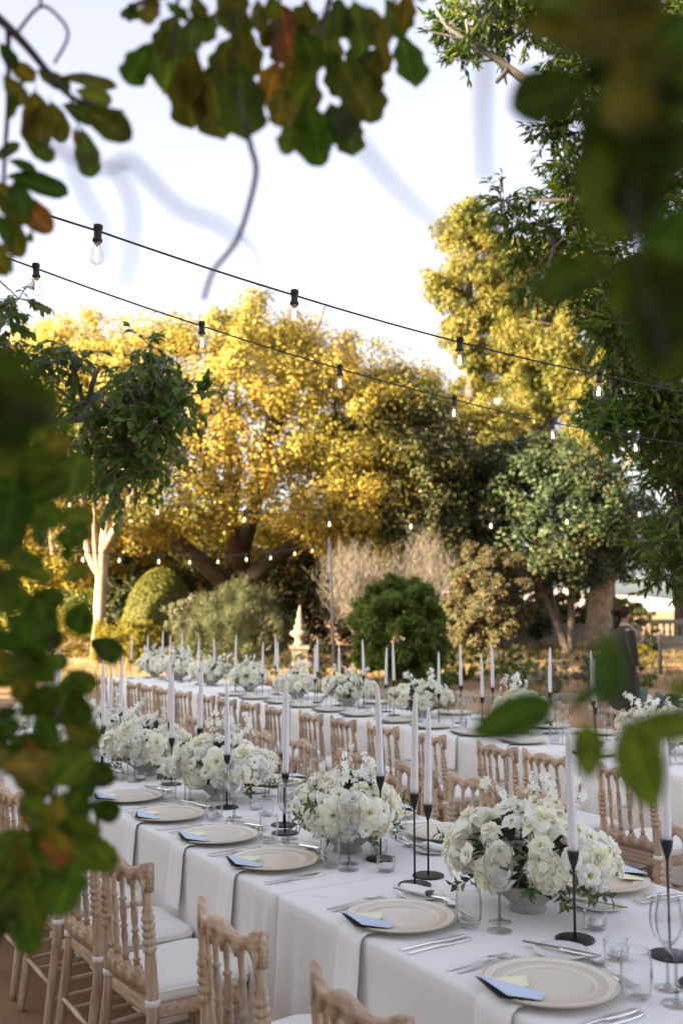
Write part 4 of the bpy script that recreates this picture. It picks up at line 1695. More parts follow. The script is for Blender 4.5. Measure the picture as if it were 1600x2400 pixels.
M['bush_green'] = leaf_mat('bush_leaf', [(0, (.065, .11, .016)), (.6, (.11, .17, .025)), (1, (.16, .19, .036))], .45, .5)
M['bush_brown'] = leaf_mat('dry_bush_leaf', [(0, (.042, .05, .018)), (.5, (.072, .070, .028)), (.8, (.105, .075, .034)), (1, (.13, .07, .036))], .3, .6)
M['topiary'] = leaf_mat('topiary_leaf', [(0, (.075, .085, .016)), (.6, (.12, .125, .022)), (1, (.17, .155, .03))], .3, .6)
M['yellow'] = leaf_mat('yellow_leaf', [(0, (.13, .12, .012)), (.6, (.20, .17, .015)), (1, (.26, .19, .02))], .4, .5)
M['silver_leaf'] = leaf_mat('silvery_leaf', [(0, (.10, .11, .07)), (1, (.20, .19, .13))], .3, .6)
M['blueleaf'] = leaf_mat('blue_green_leaf', [(0, (.03, .06, .05)), (1, (.07, .11, .09))], .2, .5)
shrub('green_bush', 'dense bright green bush behind the rear table', 938, 22.5, 215, 1352, M['bush_green'], 260, .10, 'up', .9, .10, per=200)
shrub('rusty_bush', 'tall rounded bush with dry rusty brown and olive leaves', 1143, 29, 205, 1268, M['bush_brown'], 200, .11, 'round', .9, .15, per=170)
# clipped dome
base = pt(374, 1500, 33); base.z = 0
t = thing('clipped_dome_shrub', 'smooth clipped dome shaped shrub lit yellow green by the sun', 'shrub', base)
H = pt(374, 1330, 33).z
d = unit(rng.normal(size=(42000, 3)))
d[:, 2] = np.abs(d[:, 2])
P = d * np.array([1.36, 1.3, H]) * rng.uniform(.93, 1.0, (len(d), 1))
V, F = leaves(P, d + rng.normal(size=d.shape) * .45, .085, .045)
part_cloud('foliage', V, F, M['topiary'], t)
mb = MB(); mb.tube([(0, 0, -.05), (0, 0, H * .7)], [.12, .05], 8); mb.build('stem', M['bark_dark'], t)
shrub('yellow_shrub', 'low golden yellow shrub in full sun beside the pale trunk', 295, 30.2, 170, 1452, M['yellow'], 90, .10, 'up', .9, .25, per=80)
shrub('yellow_shrub', 'golden yellow shrub half hidden by the leafy foreground branch', 120, 36, 220, 1440, M['yellow'], 80, .10, 'up', .9, .25, per=80)
shrub('silvery_shrub', 'pale silvery shrub between the clipped dome and the feathery bush', 440, 31, 120, 1400, M['silver_leaf'], 60, .10, 'up', .9, .25, per=70)


# feathery bush made of thin arching strands
def strands(base, n, H, W, spread, mat, name, parent, wid=.012, droop=.5, seg=5):
    a = rng.uniform(0, 2 * np.pi, n)
    r0 = rng.uniform(0, 1, n) ** .5 * W * .25
    R1 = rng.uniform(.15, 1, n) ** .6 * W * spread
    h = H * rng.uniform(.55, 1.05, n) * (1 - .35 * (R1 / (W * spread)) ** 2)
    Vs, Fs = [], []
    ts = np.linspace(0, 1, seg)
    k = 0
    jit = rng.normal(size=(n, 2)) * .25
    for i, t_ in enumerate(ts):
        r = r0 + (R1 - r0) * t_ ** 1.2
        z = h * (t_ ** .8) - droop * h * np.maximum(0, t_ - .7) * (R1 / (W * spread))
        x = np.cos(a) * r + jit[:, 0] * t_ * W * .2
        y = np.sin(a) * r + jit[:, 1] * t_ * W * .2
        w = wid * (1.05 - t_)
        Vs.append(np.stack([x - np.sin(a) * w, y + np.cos(a) * w, z], 1))
        Vs.append(np.stack([x + np.sin(a) * w, y - np.cos(a) * w, z + w], 1))
    V = np.concatenate(Vs, 0)
    idx = np.arange(n)
    for i in range(seg - 1):
        A, B, C_, D_ = (2 * i) * n + idx, (2 * i + 1) * n + idx, (2 * i + 3) * n + idx, (2 * i + 2) * n + idx
        Fs.append(np.stack([A, B, C_, D_], 1))
    F = np.concatenate(Fs, 0)
    o = finish(name, raw_mesh(name, V, F, mat), parent)
    o['kind'] = 'stuff'
    return o


M['feather'] = leaf_mat('feathery_strand', [(0, (.045, .065, .03)), (.5, (.075, .09, .04)), (1, (.13, .115, .055))], .25, .6)
base = pt(556, 1500, 29.5); base.z = 0
t = thing('feathery_bush', 'large feathery grey green bush with fine arching strands', 'shrub', base)
mb = MB(); mb.tube([(-.3, 0, -.05), (-.35, 0, .5), (.1, 0, 1.2), (.3, 0, 1.8)], [.14, .12, .09, .04], 8); mb.tube([(-.3, 0, .3), (-.7, .1, 1.1), (-.9, 0, 1.6)], [.10, .07, .03], 7)
mb.build('stem', M['bark_grey'], t)
for k, (dx, dz, W_, H_) in enumerate(((0, .4, 1.35, 2.55), (-.75, .35, .95, 1.9), (.65, .35, .85, 1.9))):
    o = strands(None, 2600, H_ * .95, W_, 1.0, M['feather'], 'strands', t, .008)
    o.location = (dx, 0, dz * .3)
    cf, df = clumps((dx, 0, H_ * .5), (W_ * .92, W_ * .8, H_ * .46), 110, .4, -.9, .4)
    cf = cf + rng.normal(size=cf.shape) * .10
    Pf, Nf = crown(cf, df, .24, 110, 1.1)
    Pf[:, 2] = np.maximum(.05, Pf[:, 2])
    V, F = leaves(Pf, Nf, .17, .016, .03, tipdir=np.repeat(df, 110, 0) + np.array([0, 0, .9]))
    part_cloud('foliage', V, F, M['feather'], t)
# bare twiggy bush
M['deadtwig'] = simple('dry_twig', (.095, .08, .066), .9, 0, .25, 5)
base = pt(895, 1500, 31); base.z = 0
t = thing('leafless_bush', 'wide leafless bush of grey brown twigs behind the green bush', 'shrub', base)
mb = MB()
rp = random.Random(5)
ends = []
for k in range(9):
    a = k * .7 + rp.uniform(-.2, .2)
    limb(mb, (math.cos(a) * .3, math.sin(a) * .3, 0), (math.cos(a) * .75, math.sin(a) * .6, 1.0), 1.7, .06, 3, ends, .42, .3, 5, rp)
mb.build('stem', M['deadtwig'], t)
E_ = np.array([list(p) for p, d_ in ends])
n = 9000
p0 = E_[rng.integers(0, len(E_), n)] + rng.normal(size=(n, 3)) * np.array([.32, .32, .22])
dd = unit(rng.normal(size=(n, 3)) * .5 + np.array([0, 0, .9]))
ln = rng.uniform(.25, .6, (n, 1))
sd = unit(np.cross(dd, rng.normal(size=(n, 3)))) * .007
V = np.stack([p0 - sd, p0 + sd, p0 + dd * ln], 1).reshape(-1, 3)
F = np.arange(n * 3).reshape(-1, 3)
part_cloud('twigs', V, F, M['deadtwig'], t)

# dark undergrowth hedge closing the view below the big tree, and further trees beyond
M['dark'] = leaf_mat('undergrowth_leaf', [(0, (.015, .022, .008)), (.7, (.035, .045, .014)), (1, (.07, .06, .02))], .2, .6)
for (lab, x, Y, w, yt) in (('dark shrub in the shade under the huge tree, by the pale trunk', 330, 37, 170, 1310), ('dark shrub in the shade behind the clipped dome', 470, 40, 230, 1320),
                           ('dark shrub in the shade behind the leafless bush', 720, 38, 240, 1300), ('dark shrub in the shade behind the rusty bush', 1040, 42, 230, 1290), ('dark shrub behind the stone finial', 640, 42, 190, 1310), ('dark shrub between the leafless bush and the trunk of the huge tree', 850, 44, 330, 1260), ('dark shrub beyond the rusty bush', 1170, 46, 300, 1290), ('dark shrub filling the shade beside the trunk of the huge tree', 520, 46, 420, 1240), ('dark shrub deep under the huge tree behind the pale trunk', 300, 46, 320, 1270)):
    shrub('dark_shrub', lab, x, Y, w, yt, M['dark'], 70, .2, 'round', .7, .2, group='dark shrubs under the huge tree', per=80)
M['far'] = leaf_mat('far_leaf', [(0, (.07, .09, .015)), (.6, (.12, .14, .02)), (1, (.18, .17, .03))], .35, .6)
for (lab, x, Y, w, yt) in (('bright yellow green shrub seen between the thin forked trunks', 1285, 50, 130, 1395), ('bright yellow green shrub beside the person', 1460, 54, 90, 1388), ('bright yellow green shrub against the thick trunk', 1350, 50, 120, 1390), ('yellow green shrub far behind the pale trunk', 110, 45, 330, 1330), ('olive shrub at the garden end behind the leafy branch', 10, 40, 200, 1300)):
    shrub('sunlit_shrub', lab, x, Y, w, yt, M['far'], 60, .22, 'round', .7, .2, group='sunlit shrubs at the garden end', per=80)
shrub('dark_small_tree', 'small dark shrub in front of the balustrade beside the person', 1500, 36, 90, 1425, M['dark'], 50, .12, 'up', .9, .3, per=60)
# low garden plants
lowp = [('low leafy plant at the foot of the rusty bush', 1090, 24, 120, 1520, 'bush_green'), ('low yellow green plant before the dark round tree', 1220, 22.5, 110, 1535, 'bush_green'),
        ('grey green low shrub by the rear table', 1300, 20.5, 120, 1545, 'silver_leaf'), ('dull green low plant by the forked trunks', 1400, 25, 110, 1540, 'bush_brown'),
        ('small yellow flowering clump near the balustrade', 1505, 29, 60, 1512, 'yellow'), ('low olive plant by the pole foot', 690, 24, 150, 1540, 'dark'),
        ('low olive plant beside the green bush', 820, 23.5, 120, 1530, 'bush_brown'), ('low green plant near the garden edge', 1480, 22, 100, 1560, 'bush_green'),
        ('grey green tuft beyond the edging', 1180, 27, 90, 1520, 'silver_leaf'), ('low shrub under the feathery bush', 520, 27, 160, 1510, 'dark'),
        ('green plant at the foot of the green bush', 1030, 21.5, 80, 1560, 'bush_green'), ('dry low plant at the forked trunks', 1270, 33, 120, 1510, 'bush_brown')]
for lab, x, Y, w, yt, m in lowp:
    shrub('low_plant', lab, x, Y, w, yt, M[m], 34, .08, 'up', .8, .35, 'plant', 'low plants in the garden beds', 46)
# dry grass and leaf litter of the garden beds
n = 26000
gx = rng.uniform(-9, 14, n); gy = rng.uniform(20.2, 44, n)
gk = (np.sin(gx * 1.7 + np.sin(gy)) + np.sin(gy * 1.3 + gx * .6)) > -.4
gx, gy = gx[gk], gy[gk]
P = np.stack([gx, gy, np.full(len(gx), .005)], 1)
N = rng.normal(size=P.shape) * np.array([1, 1, .15])
V, F = leaves(P, N, .20, .018, .05, tipdir=np.array([[0, 0, 1.3]]))
M['drygrass'] = leaf_mat('dry_grass', [(0, (.10, .10, .035)), (.6, (.20, .16, .07)), (1, (.28, .21, .10))], .3, .8)
tag(finish('dry_grass', raw_mesh('dry_grass', V, F, M['drygrass'])), 'tufts of dry grass on the garden beds', kind='stuff')
# broad leaved blue green plant at the path
base = pt(1552, 1640, 15.5); base.z = 0
t = thing('blue_green_plant', 'blue green broad leaved plant low on the ground at the path', 'plant', base)
rp = random.Random(3)
BL = []
for v in range(2):
    mb = MB()
    Pp = []
    for i in range(6):
        u = i / 5
        w = .075 * math.sin(math.pi * min(.97, .1 + .8 * u))
        Pp.append([(w * k, .30 * u, .10 * u * (1 - u) * 2 - .1 * u * u + .015 * abs(k)) for k in (-1, -.5, 0, .5, 1)])
    mb.grid(Pp)
    BL.append(mb.mesh('leaf', M['blueleaf']))
for k in range(46):
    a = k * 2.4
    el = rp.uniform(.0, 1.2)
    finish('leaf', BL[k % 2], t, (rp.gauss(0, .22), rp.gauss(0, .16), rp.uniform(.02, .25)), (el, rp.uniform(-.2, .2), a), rp.uniform(.7, 1.2))
mb = MB(); mb.tube([(0, 0, 0), (0, .02, .25)], [.03, .015], 6); mb.build('stem', M['stem'], t)

# wood closing the horizon behind the garden
c = np.stack([rng.uniform(-75, -2, 420), rng.uniform(66, 80, 420), rng.uniform(.5, 8.5, 420)], 1)
d = unit(rng.normal(size=c.shape))
P, N = crown(c, d, 2.0, 60)
V, F = leaves(P, N, .9, .5)
tag(finish('far_treeline', raw_mesh('far_treeline', V, F, M['far'])), 'distant trees closing the garden behind the huge tree', kind='stuff')
# unseen tall wood added west of the garden to keep the tables in shade
a0, a1 = Vector((-29.5, 6.3, 0)), Vector((-11, -31, 0))
n = 1150
u = rng.uniform(0, 1, n)
c = np.stack([a0.x + (a1.x - a0.x) * u + rng.uniform(-2.5, 2.5, n), a0.y + (a1.y - a0.y) * u, rng.uniform(1, 1, n) + rng.uniform(0, 1, n) * (13.6 + 3.5 * np.clip((u - .2) * 5, 0, 1)) + .9 * np.sin(u * 40)], 1)
d = unit(rng.normal(size=c.shape))
P, N = crown(c, d, 1.9, 75)
V, F = leaves(P, N, .85, .55)
w = tag(finish('unseen_treeline', raw_mesh('unseen_treeline', V, F, M['dark'])), 'unseen tall wood added along the west side of the garden to shade the tables', kind='stuff')

M['near_shade'] = leaf_mat('shade_tree_leaf', [(0, (.02, .04, .008)), (1, (.05, .08, .015))], .3, .5)
# unseen tree added over the photographer for shade; its shoots are the blurred leaves
sb = Vector((-3.6, -1.9, 0))
t = thing('unseen_shade_tree', 'unseen spreading tree over the camera, added for shade, whose shoots hang blurred into the picture', 'tree', sb)
mb = MB()
mb.tube([(0, 0, -.1), (.05, 0, 1.0), (.1, .05, 2.0), (.5, .3, 3.0)], [.24, .19, .17, .13], 12)
ends = []
for k in range(6):
    a = k * 1.05
    limb(mb, (.1, .05, 1.9), (math.cos(a), math.sin(a), .7), 2.2, .09, 2, ends)
mb.build('trunk', M['bark_grey'], t)
c, d = clumps((1.4, -.4, 4.9), (7.5, 5.2, 3.0), 190, .25, -.72, .4)
P, N = crown(c, d, .6, 120)
Pw = P + np.array(list(sb))
hd = np.hypot(Pw[:, 0], Pw[:, 1])
vis = (Pw[:, 1] > .05) & (np.abs(Pw[:, 0]) < .62 * Pw[:, 1] + .15) & ((Pw[:, 2] - CAM_Z) < .95 * Pw[:, 1] + .3)
far_ok = np.linalg.norm(Pw - np.array([0, 0, CAM_Z]), axis=1) > .9
ok = ~vis & far_ok
V, F = leaves(P[ok], N[ok], .14, .08)
part_cloud('crown', V, F, M['near_shade'], t)

# ---- leafy trees close by, right and left of the tables
def leaf_protos(kind, n, mat, L, W):
    out = []
    rp = random.Random(hash(kind) % 1000 if False else 17)
    for k in range(n):
        mb = MB()
        P = []
        nu = 7 if kind in ('lance', 'oval') else 13
        for i in range(nu):
            u = i / (nu - 1)
            if nu == 13:
                u = 1 - (1 - u) ** 1.35
            if kind == 'lance':
                w = W * .5 * math.sin(math.pi * u ** .8) ** .9
            elif kind == 'oval':
                w = W * .5 * max(0, math.sin(math.pi * min(1, u ** .85))) ** .62 * (1 if u < .85 else .8)
            elif kind == 'obovate':
                w = W * .5 * (math.sin(.5 * math.pi * min(1, u / .6)) ** .8 if u < .6 else math.sqrt(max(0, 1 - ((u - .6) / .4) ** 2.3))) * (1 + .05 * math.sin(u * 16 + k))
            else:
                w = W * .5 * (math.sin(.5 * math.pi * min(1, u / .62)) ** .8 if u < .62 else math.sqrt(max(0, 1 - ((u - .62) / .38) ** 2.6))) * (1 + .13 * math.sin(u * 17 + k * 1.3))
            w = max(w, .001 * L * 8)
            if i == 0:
                w = .02 * W
            if i == nu - 1:
                w = .05 * W
            bend = -.16 * L * u * u * (1 + .5 * math.sin(k)) + .02 * L * math.sin(u * 6 + k)
            P.append([(w * v, L * u, bend + .16 * W * abs(v) * (1 - .4 * u) + .03 * W * math.sin(4 * u + 3 * v + k)) for v in (-1, -.55, 0, .55, 1)])
        mb.grid(P)
        mb.tube([(0, -.16 * L, .01 * L), (0, 0, 0)], .011 * L, 4)
        out.append(mb.mesh('leaf', mat))
    return out


def euler_from(d, nrm, spin=0):
    """leaf axes: +y along d, +z near nrm"""
    y = Vector(d).normalized()
    z = (Vector(nrm) - y * y.dot(Vector(nrm)))
    z = z.normalized() if z.length > 1e-4 else y.orthogonal().normalized()
    x = y.cross(z)
    m = Matrix((x, y, z)).transposed()
    return (m @ Matrix.Rotation(spin, 3, 'Y')).to_euler()


def leafy_tree(name, label, base, twig_targets, hubs, mat, bark, L, W, kind, twigs, lpt, droop, trunk_path, trunk_r, spread=.28, extra_tubes=()):
    t = thing(name, label, 'tree', base)
    mb = MB()
    mb.tube(trunk_path, [trunk_r * (1 - .5 * i / (len(trunk_path) - 1)) for i in range(len(trunk_path))], 12)
    for path, radii in extra_tubes:
        mb.tube([Vector(p) - base for p in path], radii, 8)
    rp = random.Random(23)
    data = []
    for q in twig_targets:
        q = Vector(q)
        h = min(hubs, key=lambda g: (Vector(g) - q).length)
        h = Vector(h)
        mid = h.lerp(q, .5) + Vector((rp.uniform(-.15, .15), rp.uniform(-.15, .15), rp.uniform(.0, .25)))
        mb.tube([h - base, mid - base, q - base], [.018, .011, .005], 5)
        for k in range(twigs):
            dv = (Vector((rp.gauss(0, 1), rp.gauss(0, 1), rp.gauss(.1, .8)))).normalized()
            ln = spread * rp.uniform(.5, 1.2)
            e = q + dv * ln
            e.z -= droop * ln * .4
            mb.tube([q - base, q.lerp(e, .5) + Vector((0, 0, .02)) - base, e - base], [.005, .0035, .002], 4)
            for m_ in range(lpt):
                f = .25 + .8 * (m_ + .5) / lpt
                p = q.lerp(e, min(1, f))
                ld = (dv + Vector((rp.gauss(0, .7), rp.gauss(0, .7), rp.gauss(-droop, .5)))).normalized()
                nr = Vector((rp.gauss(0, .5), rp.gauss(0, .5) - .2, 1)) + Vector((ld.x, ld.y, 0)) * .6
                data.append((p, ld, nr, rp.uniform(.7, 1.2)))
    mb.build('trunk', bark, t)
    protos = leaf_protos(kind, 4, mat, L, W)
    data.sort(key=lambda a: (a[0] - Vector((0, 0, 1.7))).length + (0 if abs(a[0].x / a[0].y) < .335 and a[0].z < 1.75 + a[0].y * .60 else 50))
    for i, (p, ld, nr, s) in enumerate(data[:280]):
        finish('leaf', protos[i % 4], t, p - base, euler_from(ld, nr), s)
    rest = data[280:]
    P = np.array([list(a[0] - base) for a in rest]); Y = unit(np.array([list(a[1]) for a in rest])); Nn = np.array([list(a[2]) for a in rest]); S = np.array([a[3] for a in rest])[:, None]
    Z = unit(Nn - Y * np.sum(Nn * Y, 1, keepdims=True)); X = np.cross(Y, Z)
    Vs, w = [], W * .5
    prof = [(0, 0, 0)] if False else None
    if kind == 'lance':
        shape = [(0, 0, 0), (.8, .35, .10), (.75, .65, .06), (0, 1, -.10), (-.75, .65, .06), (-.8, .35, .10), (0, .5, -.02)]
    else:
        shape = [(0, 0, 0), (.92, .30, .14), (.80, .66, .06), (0, 1.0, -.16), (-.80, .66, .06), (-.92, .30, .14), (0, .5, -.01)]
    for x, y, z in shape:
        Vs.append(P + X * (x * w) * S + Y * (y * L) * S + Z * (z * L) * S)
    V = np.stack(Vs, 1).reshape(-1, 3)
    k = (np.arange(len(P)) * 7)[:, None]
    F = np.concatenate([k + np.array([[a, b, 6]]) for a, b in ((0, 1), (1, 2), (2, 3), (3, 4), (4, 5), (5, 0))], 1).reshape(-1, 3)
    part_cloud('leaves', V, F, mat, t)
    return t


M['rightleaf'] = leaf_mat('lance_leaf', [(0, (.04, .08, .012)), (.5, (.075, .14, .022)), (.85, (.12, .19, .035)), (1, (.24, .20, .04))], .42, .45, .3)
M['leftleaf'] = leaf_mat('oval_leaf', [(0, (.06, .115, .022)), (.55, (.095, .165, .034)), (.9, (.135, .20, .05)), (1, (.15, .12, .038))], .42, .45, .3)


def in_poly(x, y, poly):
    c = False
    for i in range(len(poly)):
        x0, y0 = poly[i]; x1, y1 = poly[i - 1]
        if (y0 > y) != (y1 > y) and x < (x1 - x0) * (y - y0) / (y1 - y0) + x0:
            c = not c
    return c


def fill(poly, n, Y0, Y1, rp, mind=0):
    xs_, ys_ = [p[0] for p in poly], [p[1] for p in poly]
    out, px = [], []
    tries = 0
    while len(out) < n and tries < 20000:
        tries += 1
        x, y = rp.uniform(min(xs_), max(xs_)), rp.uniform(min(ys_), max(ys_))
        if in_poly(x, y, poly) and all((x - a) ** 2 + (y - b) ** 2 > mind * mind for a, b in px):
            px.append((x, y))
            out.append(pt(x, y, rp.uniform(Y0, Y1)))
    return out


rp = random.Random(41)
tg = fill([(1030, -60), (1040, 130), (1110, 130), (1200, 60), (1300, 140), (1330, 260), (1420, 300), (1700, 300), (1700, -80)], 62, 9.2, 11, rp, 34)
tg += fill([(1350, 350), (1270, 400), (1175, 455), (1185, 500), (1230, 560), (1210, 640), (1260, 690), (1330, 720), (1400, 760), (1450, 820), (1700, 850), (1700, 300), (1420, 310)], 62, 9.0, 11, rp, 34)
tg += fill([(1400, 800), (1390, 930), (1420, 1010), (1500, 1030), (1540, 1120), (1520, 1260), (1560, 1340), (1700, 1340), (1700, 820)], 44, 9.0, 10.4, rp, 34)
tg += [pt(1305, 290, 9.6), pt(1290, 300, 9.6), pt(1180, 470, 9.7), pt(1560, 1355, 9.2), pt(1600, 1330, 9.2)]
rb = Vector((5.2, 10.4, 0))
hubs = [pt(1330, 235, 10), pt(1450, 160, 10.2), pt(1560, 60, 10.4), pt(1420, 480, 9.9), pt(1330, 470, 9.8), pt(1300, 580, 9.9), pt(1450, 640, 10), pt(1560, 420, 10.2), pt(1560, 760, 10), pt(1460, 900, 9.8), pt(1570, 980, 9.7), pt(1590, 1180, 9.6),
        pt(1200, 60, 9.8), pt(1100, 100, 9.8)]
ex = [([pt(1700, 330, 10.6), pt(1500, 270, 10.2), pt(1340, 232, 9.9), pt(1228, 188, 9.8), pt(1165, 140, 9.8), pt(1100, 100, 9.8), pt(1045, 62, 9.8), pt(1000, -10, 9.8)], [.075, .062, .052, .046, .038, .028, .018, .008]),
      ([pt(1190, 160, 9.8), pt(1178, 176, 9.75), pt(1163, 192, 9.7)], [.034, .028, .022]),
      ([pt(1100, 100, 9.8), pt(1050, 84, 9.8), pt(1000, 72, 9.8)], [.018, .012, .005]),
      ([pt(1165, 140, 9.8), pt(1120, 145, 9.8), pt(1060, 140, 9.8), pt(1010, 125, 9.8)], [.014, .010, .007, .003]),
      ([pt(1130, 118, 9.8), pt(1130, 70, 9.8), pt(1160, 20, 9.8)], [.02, .014, .008]),
      ([pt(1760, 640, 10.8), pt(1600, 560, 10.2), pt(1450, 520, 10), pt(1340, 470, 9.8), pt(1240, 470, 9.7)], [.09, .065, .045, .028, .01]),
      ([pt(1600, 560, 10.2), pt(1500, 620, 10), pt(1400, 640, 9.9), pt(1300, 590, 9.9)], [.05, .04, .03, .012]),
      ([pt(1780, 900, 10.6), pt(1640, 820, 10), pt(1560, 780, 10), pt(1470, 880, 9.8)], [.08, .05, .035, .015]),
      ([pt(1800, 1000, 10.4), pt(1660, 980, 9.8), pt(1590, 1080, 9.6), pt(1580, 1250, 9.5)], [.07, .04, .025, .01])]
leafy_tree('lance_leaved_tree', 'tree with narrow pointed green leaves and a broken grey branch', rb, tg, hubs, M['rightleaf'], M['bark_grey'], .105, .036, 'lance', 20, 13, .45,
           [(0, 0, -.1), (.1, .1, 2), (-.1, 0, 4.5), (-.4, -.1, 7), (-.3, 0, 9.5)], .26, .30, ex)
tg = fill([(-120, 815), (40, 800), (120, 800), (175, 840), (175, 900), (140, 960), (150, 1040), (60, 1080), (-120, 1050)], 26, 6.9, 7.9, rp, 30)
tg += fill([(345, 815), (385, 830), (420, 870), (455, 905), (480, 960), (430, 960), (400, 1010), (385, 1060), (345, 1060), (330, 1120), (290, 1150), (240, 1120), (200, 1060), (205, 970), (235, 920), (300, 890)], 40, 6.7, 7.7, rp, 21)
tg += [pt(20, 720, 7.2), pt(45, 700, 7.2), pt(10, 760, 7.2), pt(165, 825, 7.2), pt(350, 810, 7.1), pt(380, 840, 7.1)]
lb = Vector((-4.6, 8.3, 0))
hubs = [pt(60, 930, 7.5), pt(200, 960, 7.3), pt(300, 980, 7.2), pt(360, 920, 7.2), pt(300, 1080, 7.2), pt(-60, 900, 7.8), pt(-40, 760, 7.6)]
ex = [([lb + Vector((0, 0, 1.9)), pt(-150, 1040, 7.9), pt(20, 990, 7.5), pt(160, 985, 7.3), pt(260, 970, 7.2), pt(330, 930, 7.2), pt(352, 830, 7.1)], [.075, .055, .045, .034, .025, .016, .006]),
      ([pt(20, 990, 7.5), pt(60, 920, 7.5), pt(110, 860, 7.4), pt(160, 820, 7.3)], [.025, .018, .011, .005]),
      ([pt(200, 985, 7.3), pt(260, 1040, 7.2), pt(310, 1110, 7.2)], [.02, .014, .006]),
      ([lb + Vector((0, 0, 2.3)), pt(-150, 850, 7.8), pt(-40, 760, 7.6), pt(30, 715, 7.3)], [.06, .035, .02, .006])]
leafy_tree('oval_leaved_tree', 'small tree with drooping oval dark green leaves beside the front row', lb, tg, hubs, M['leftleaf'], M['bark_grey'], .080, .046, 'oval', 7, 8, .9,
           [(0, 0, -.1), (.05, 0, 1.2), (-.1, 0, 2.6), (.1, -.1, 4.2)], .12, .26, ex)

# ------------------------------------------------------------------ blurred branches close to the camera
M['near_green'] = leaf_mat('near_leaf', [(0, (.028, .060, .009)), (.5, (.052, .095, .012)), (.85, (.08, .125, .016)), (1, (.11, .13, .02))], .45, .5, .15, 'object', 1.5)
M['near_olive'] = leaf_mat('near_olive_leaf', [(0, (.06, .07, .011)), (.6, (.105, .10, .015)), (1, (.14, .105, .017))], .45, .5, .15, 'object', 1.5)
M['near_rust'] = leaf_mat('near_rust_leaf', [(0, (.20, .075, .012)), (.5, (.12, .04, .014)), (1, (.24, .12, .015))], .4, .5, .3, 'object', 1.5)
M['near_dark'] = leaf_mat('near_dark_leaf', [(0, (.022, .042, .006)), (.6, (.044, .072, .008)), (1, (.066, .095, .012))], .40, .5, .12, 'object', 1.5)
M['near_twig'] = simple('near_twig', (.05, .042, .036), .8, 0, .3, 60)
NL = {}
for mk in ('near_green', 'near_olive', 'near_rust', 'near_dark'):
    NL[mk, 'o'] = leaf_protos('obovate', 4, M[mk], 1.0, .56)
    NL[mk, 'l'] = leaf_protos('lobed', 4, M[mk], 1.0, .66)
    NL[mk, 'p'] = leaf_protos('oval', 4, M[mk], 1.0, .56)
    NL[mk, 'v'] = leaf_protos('obovate', 4, M[mk], 1.0, .62)
rpn = random.Random(77)


def near_leaf(t, x0, y0, x1, y1, Y, mk='near_green', kind='o', tilt=.45, dY=None, label=None, wscale=1.0):
    a = pt(x0, y0, Y)
    b = pt(x1, y1, Y + (rpn.uniform(-.02, .02) if dY is None else dY))
    L = (b - a).length
    n = Vector((rpn.uniform(-tilt, tilt), -1, rpn.uniform(-tilt, tilt) + .15))
    o = finish('leaf', NL[mk, kind][rpn.randrange(4)], t, a - t.location, euler_from(b - a, n), (L * wscale, L, L))
    if label:
        o['label'] = label
    return o


def twig(mb, t, pts_, r0, r1=None):
    r1 = r0 * .6 if r1 is None else r1
    P = [pt(*p) - t.location for p in pts_]
    # smooth
    Q = []
    for i in range(len(P) - 1):
        p0, p1, p2, p3 = P[max(0, i - 1)], P[i], P[i + 1], P[min(len(P) - 1, i + 2)]
        for k in range(5):
            s = k / 5
            Q.append(.5 * ((2 * p1) + (p2 - p0) * s + (2 * p0 - 5 * p1 + 4 * p2 - p3) * s * s + (3 * p1 - p0 - 3 * p2 + p3) * s ** 3))
    Q.append(P[-1])
    n = len(Q) - 1
    mb.tube(Q, [r0 + (r1 - r0) * i / n for i in range(n + 1)], 7)


# top branch with lobed leaves
t = thing('overhanging_branch', 'dark out of focus branch with lobed green and rusty leaves across the top', 'branch', pt(600, -260, 1.25))
mb = MB()
twig(mb, t, [(1500, -420, 1.4), (1100, -200, 1.32), (800, -90, 1.28), (560, -40, 1.25), (380, -10, 1.22), (300, 20, 1.2)], .009, .003)
twig(mb, t, [(560, -40, 1.25), (545, 60, 1.22), (550, 180, 1.18), (575, 300, 1.1)], .004, .0022)
twig(mb, t, [(800, -90, 1.28), (760, 40, 1.27), (740, 180, 1.25), (745, 280, 1.24)], .004, .0015)
twig(mb, t, [(960, -150, 1.3), (930, -20, 1.28), (900, 80, 1.26)], .004, .0015)
twig(mb, t, [(680, -70, 1.26), (650, 30, 1.25), (645, 170, 1.24)], .003, .0014)
twig(mb, t, [(420, -20, 1.22), (410, 60, 1.21), (400, 150, 1.2)], .003, .0014)
mb.build('twig', M['near_twig'], t)
G, O_, RU, DK = 'near_green', 'near_olive', 'near_rust', 'near_dark'
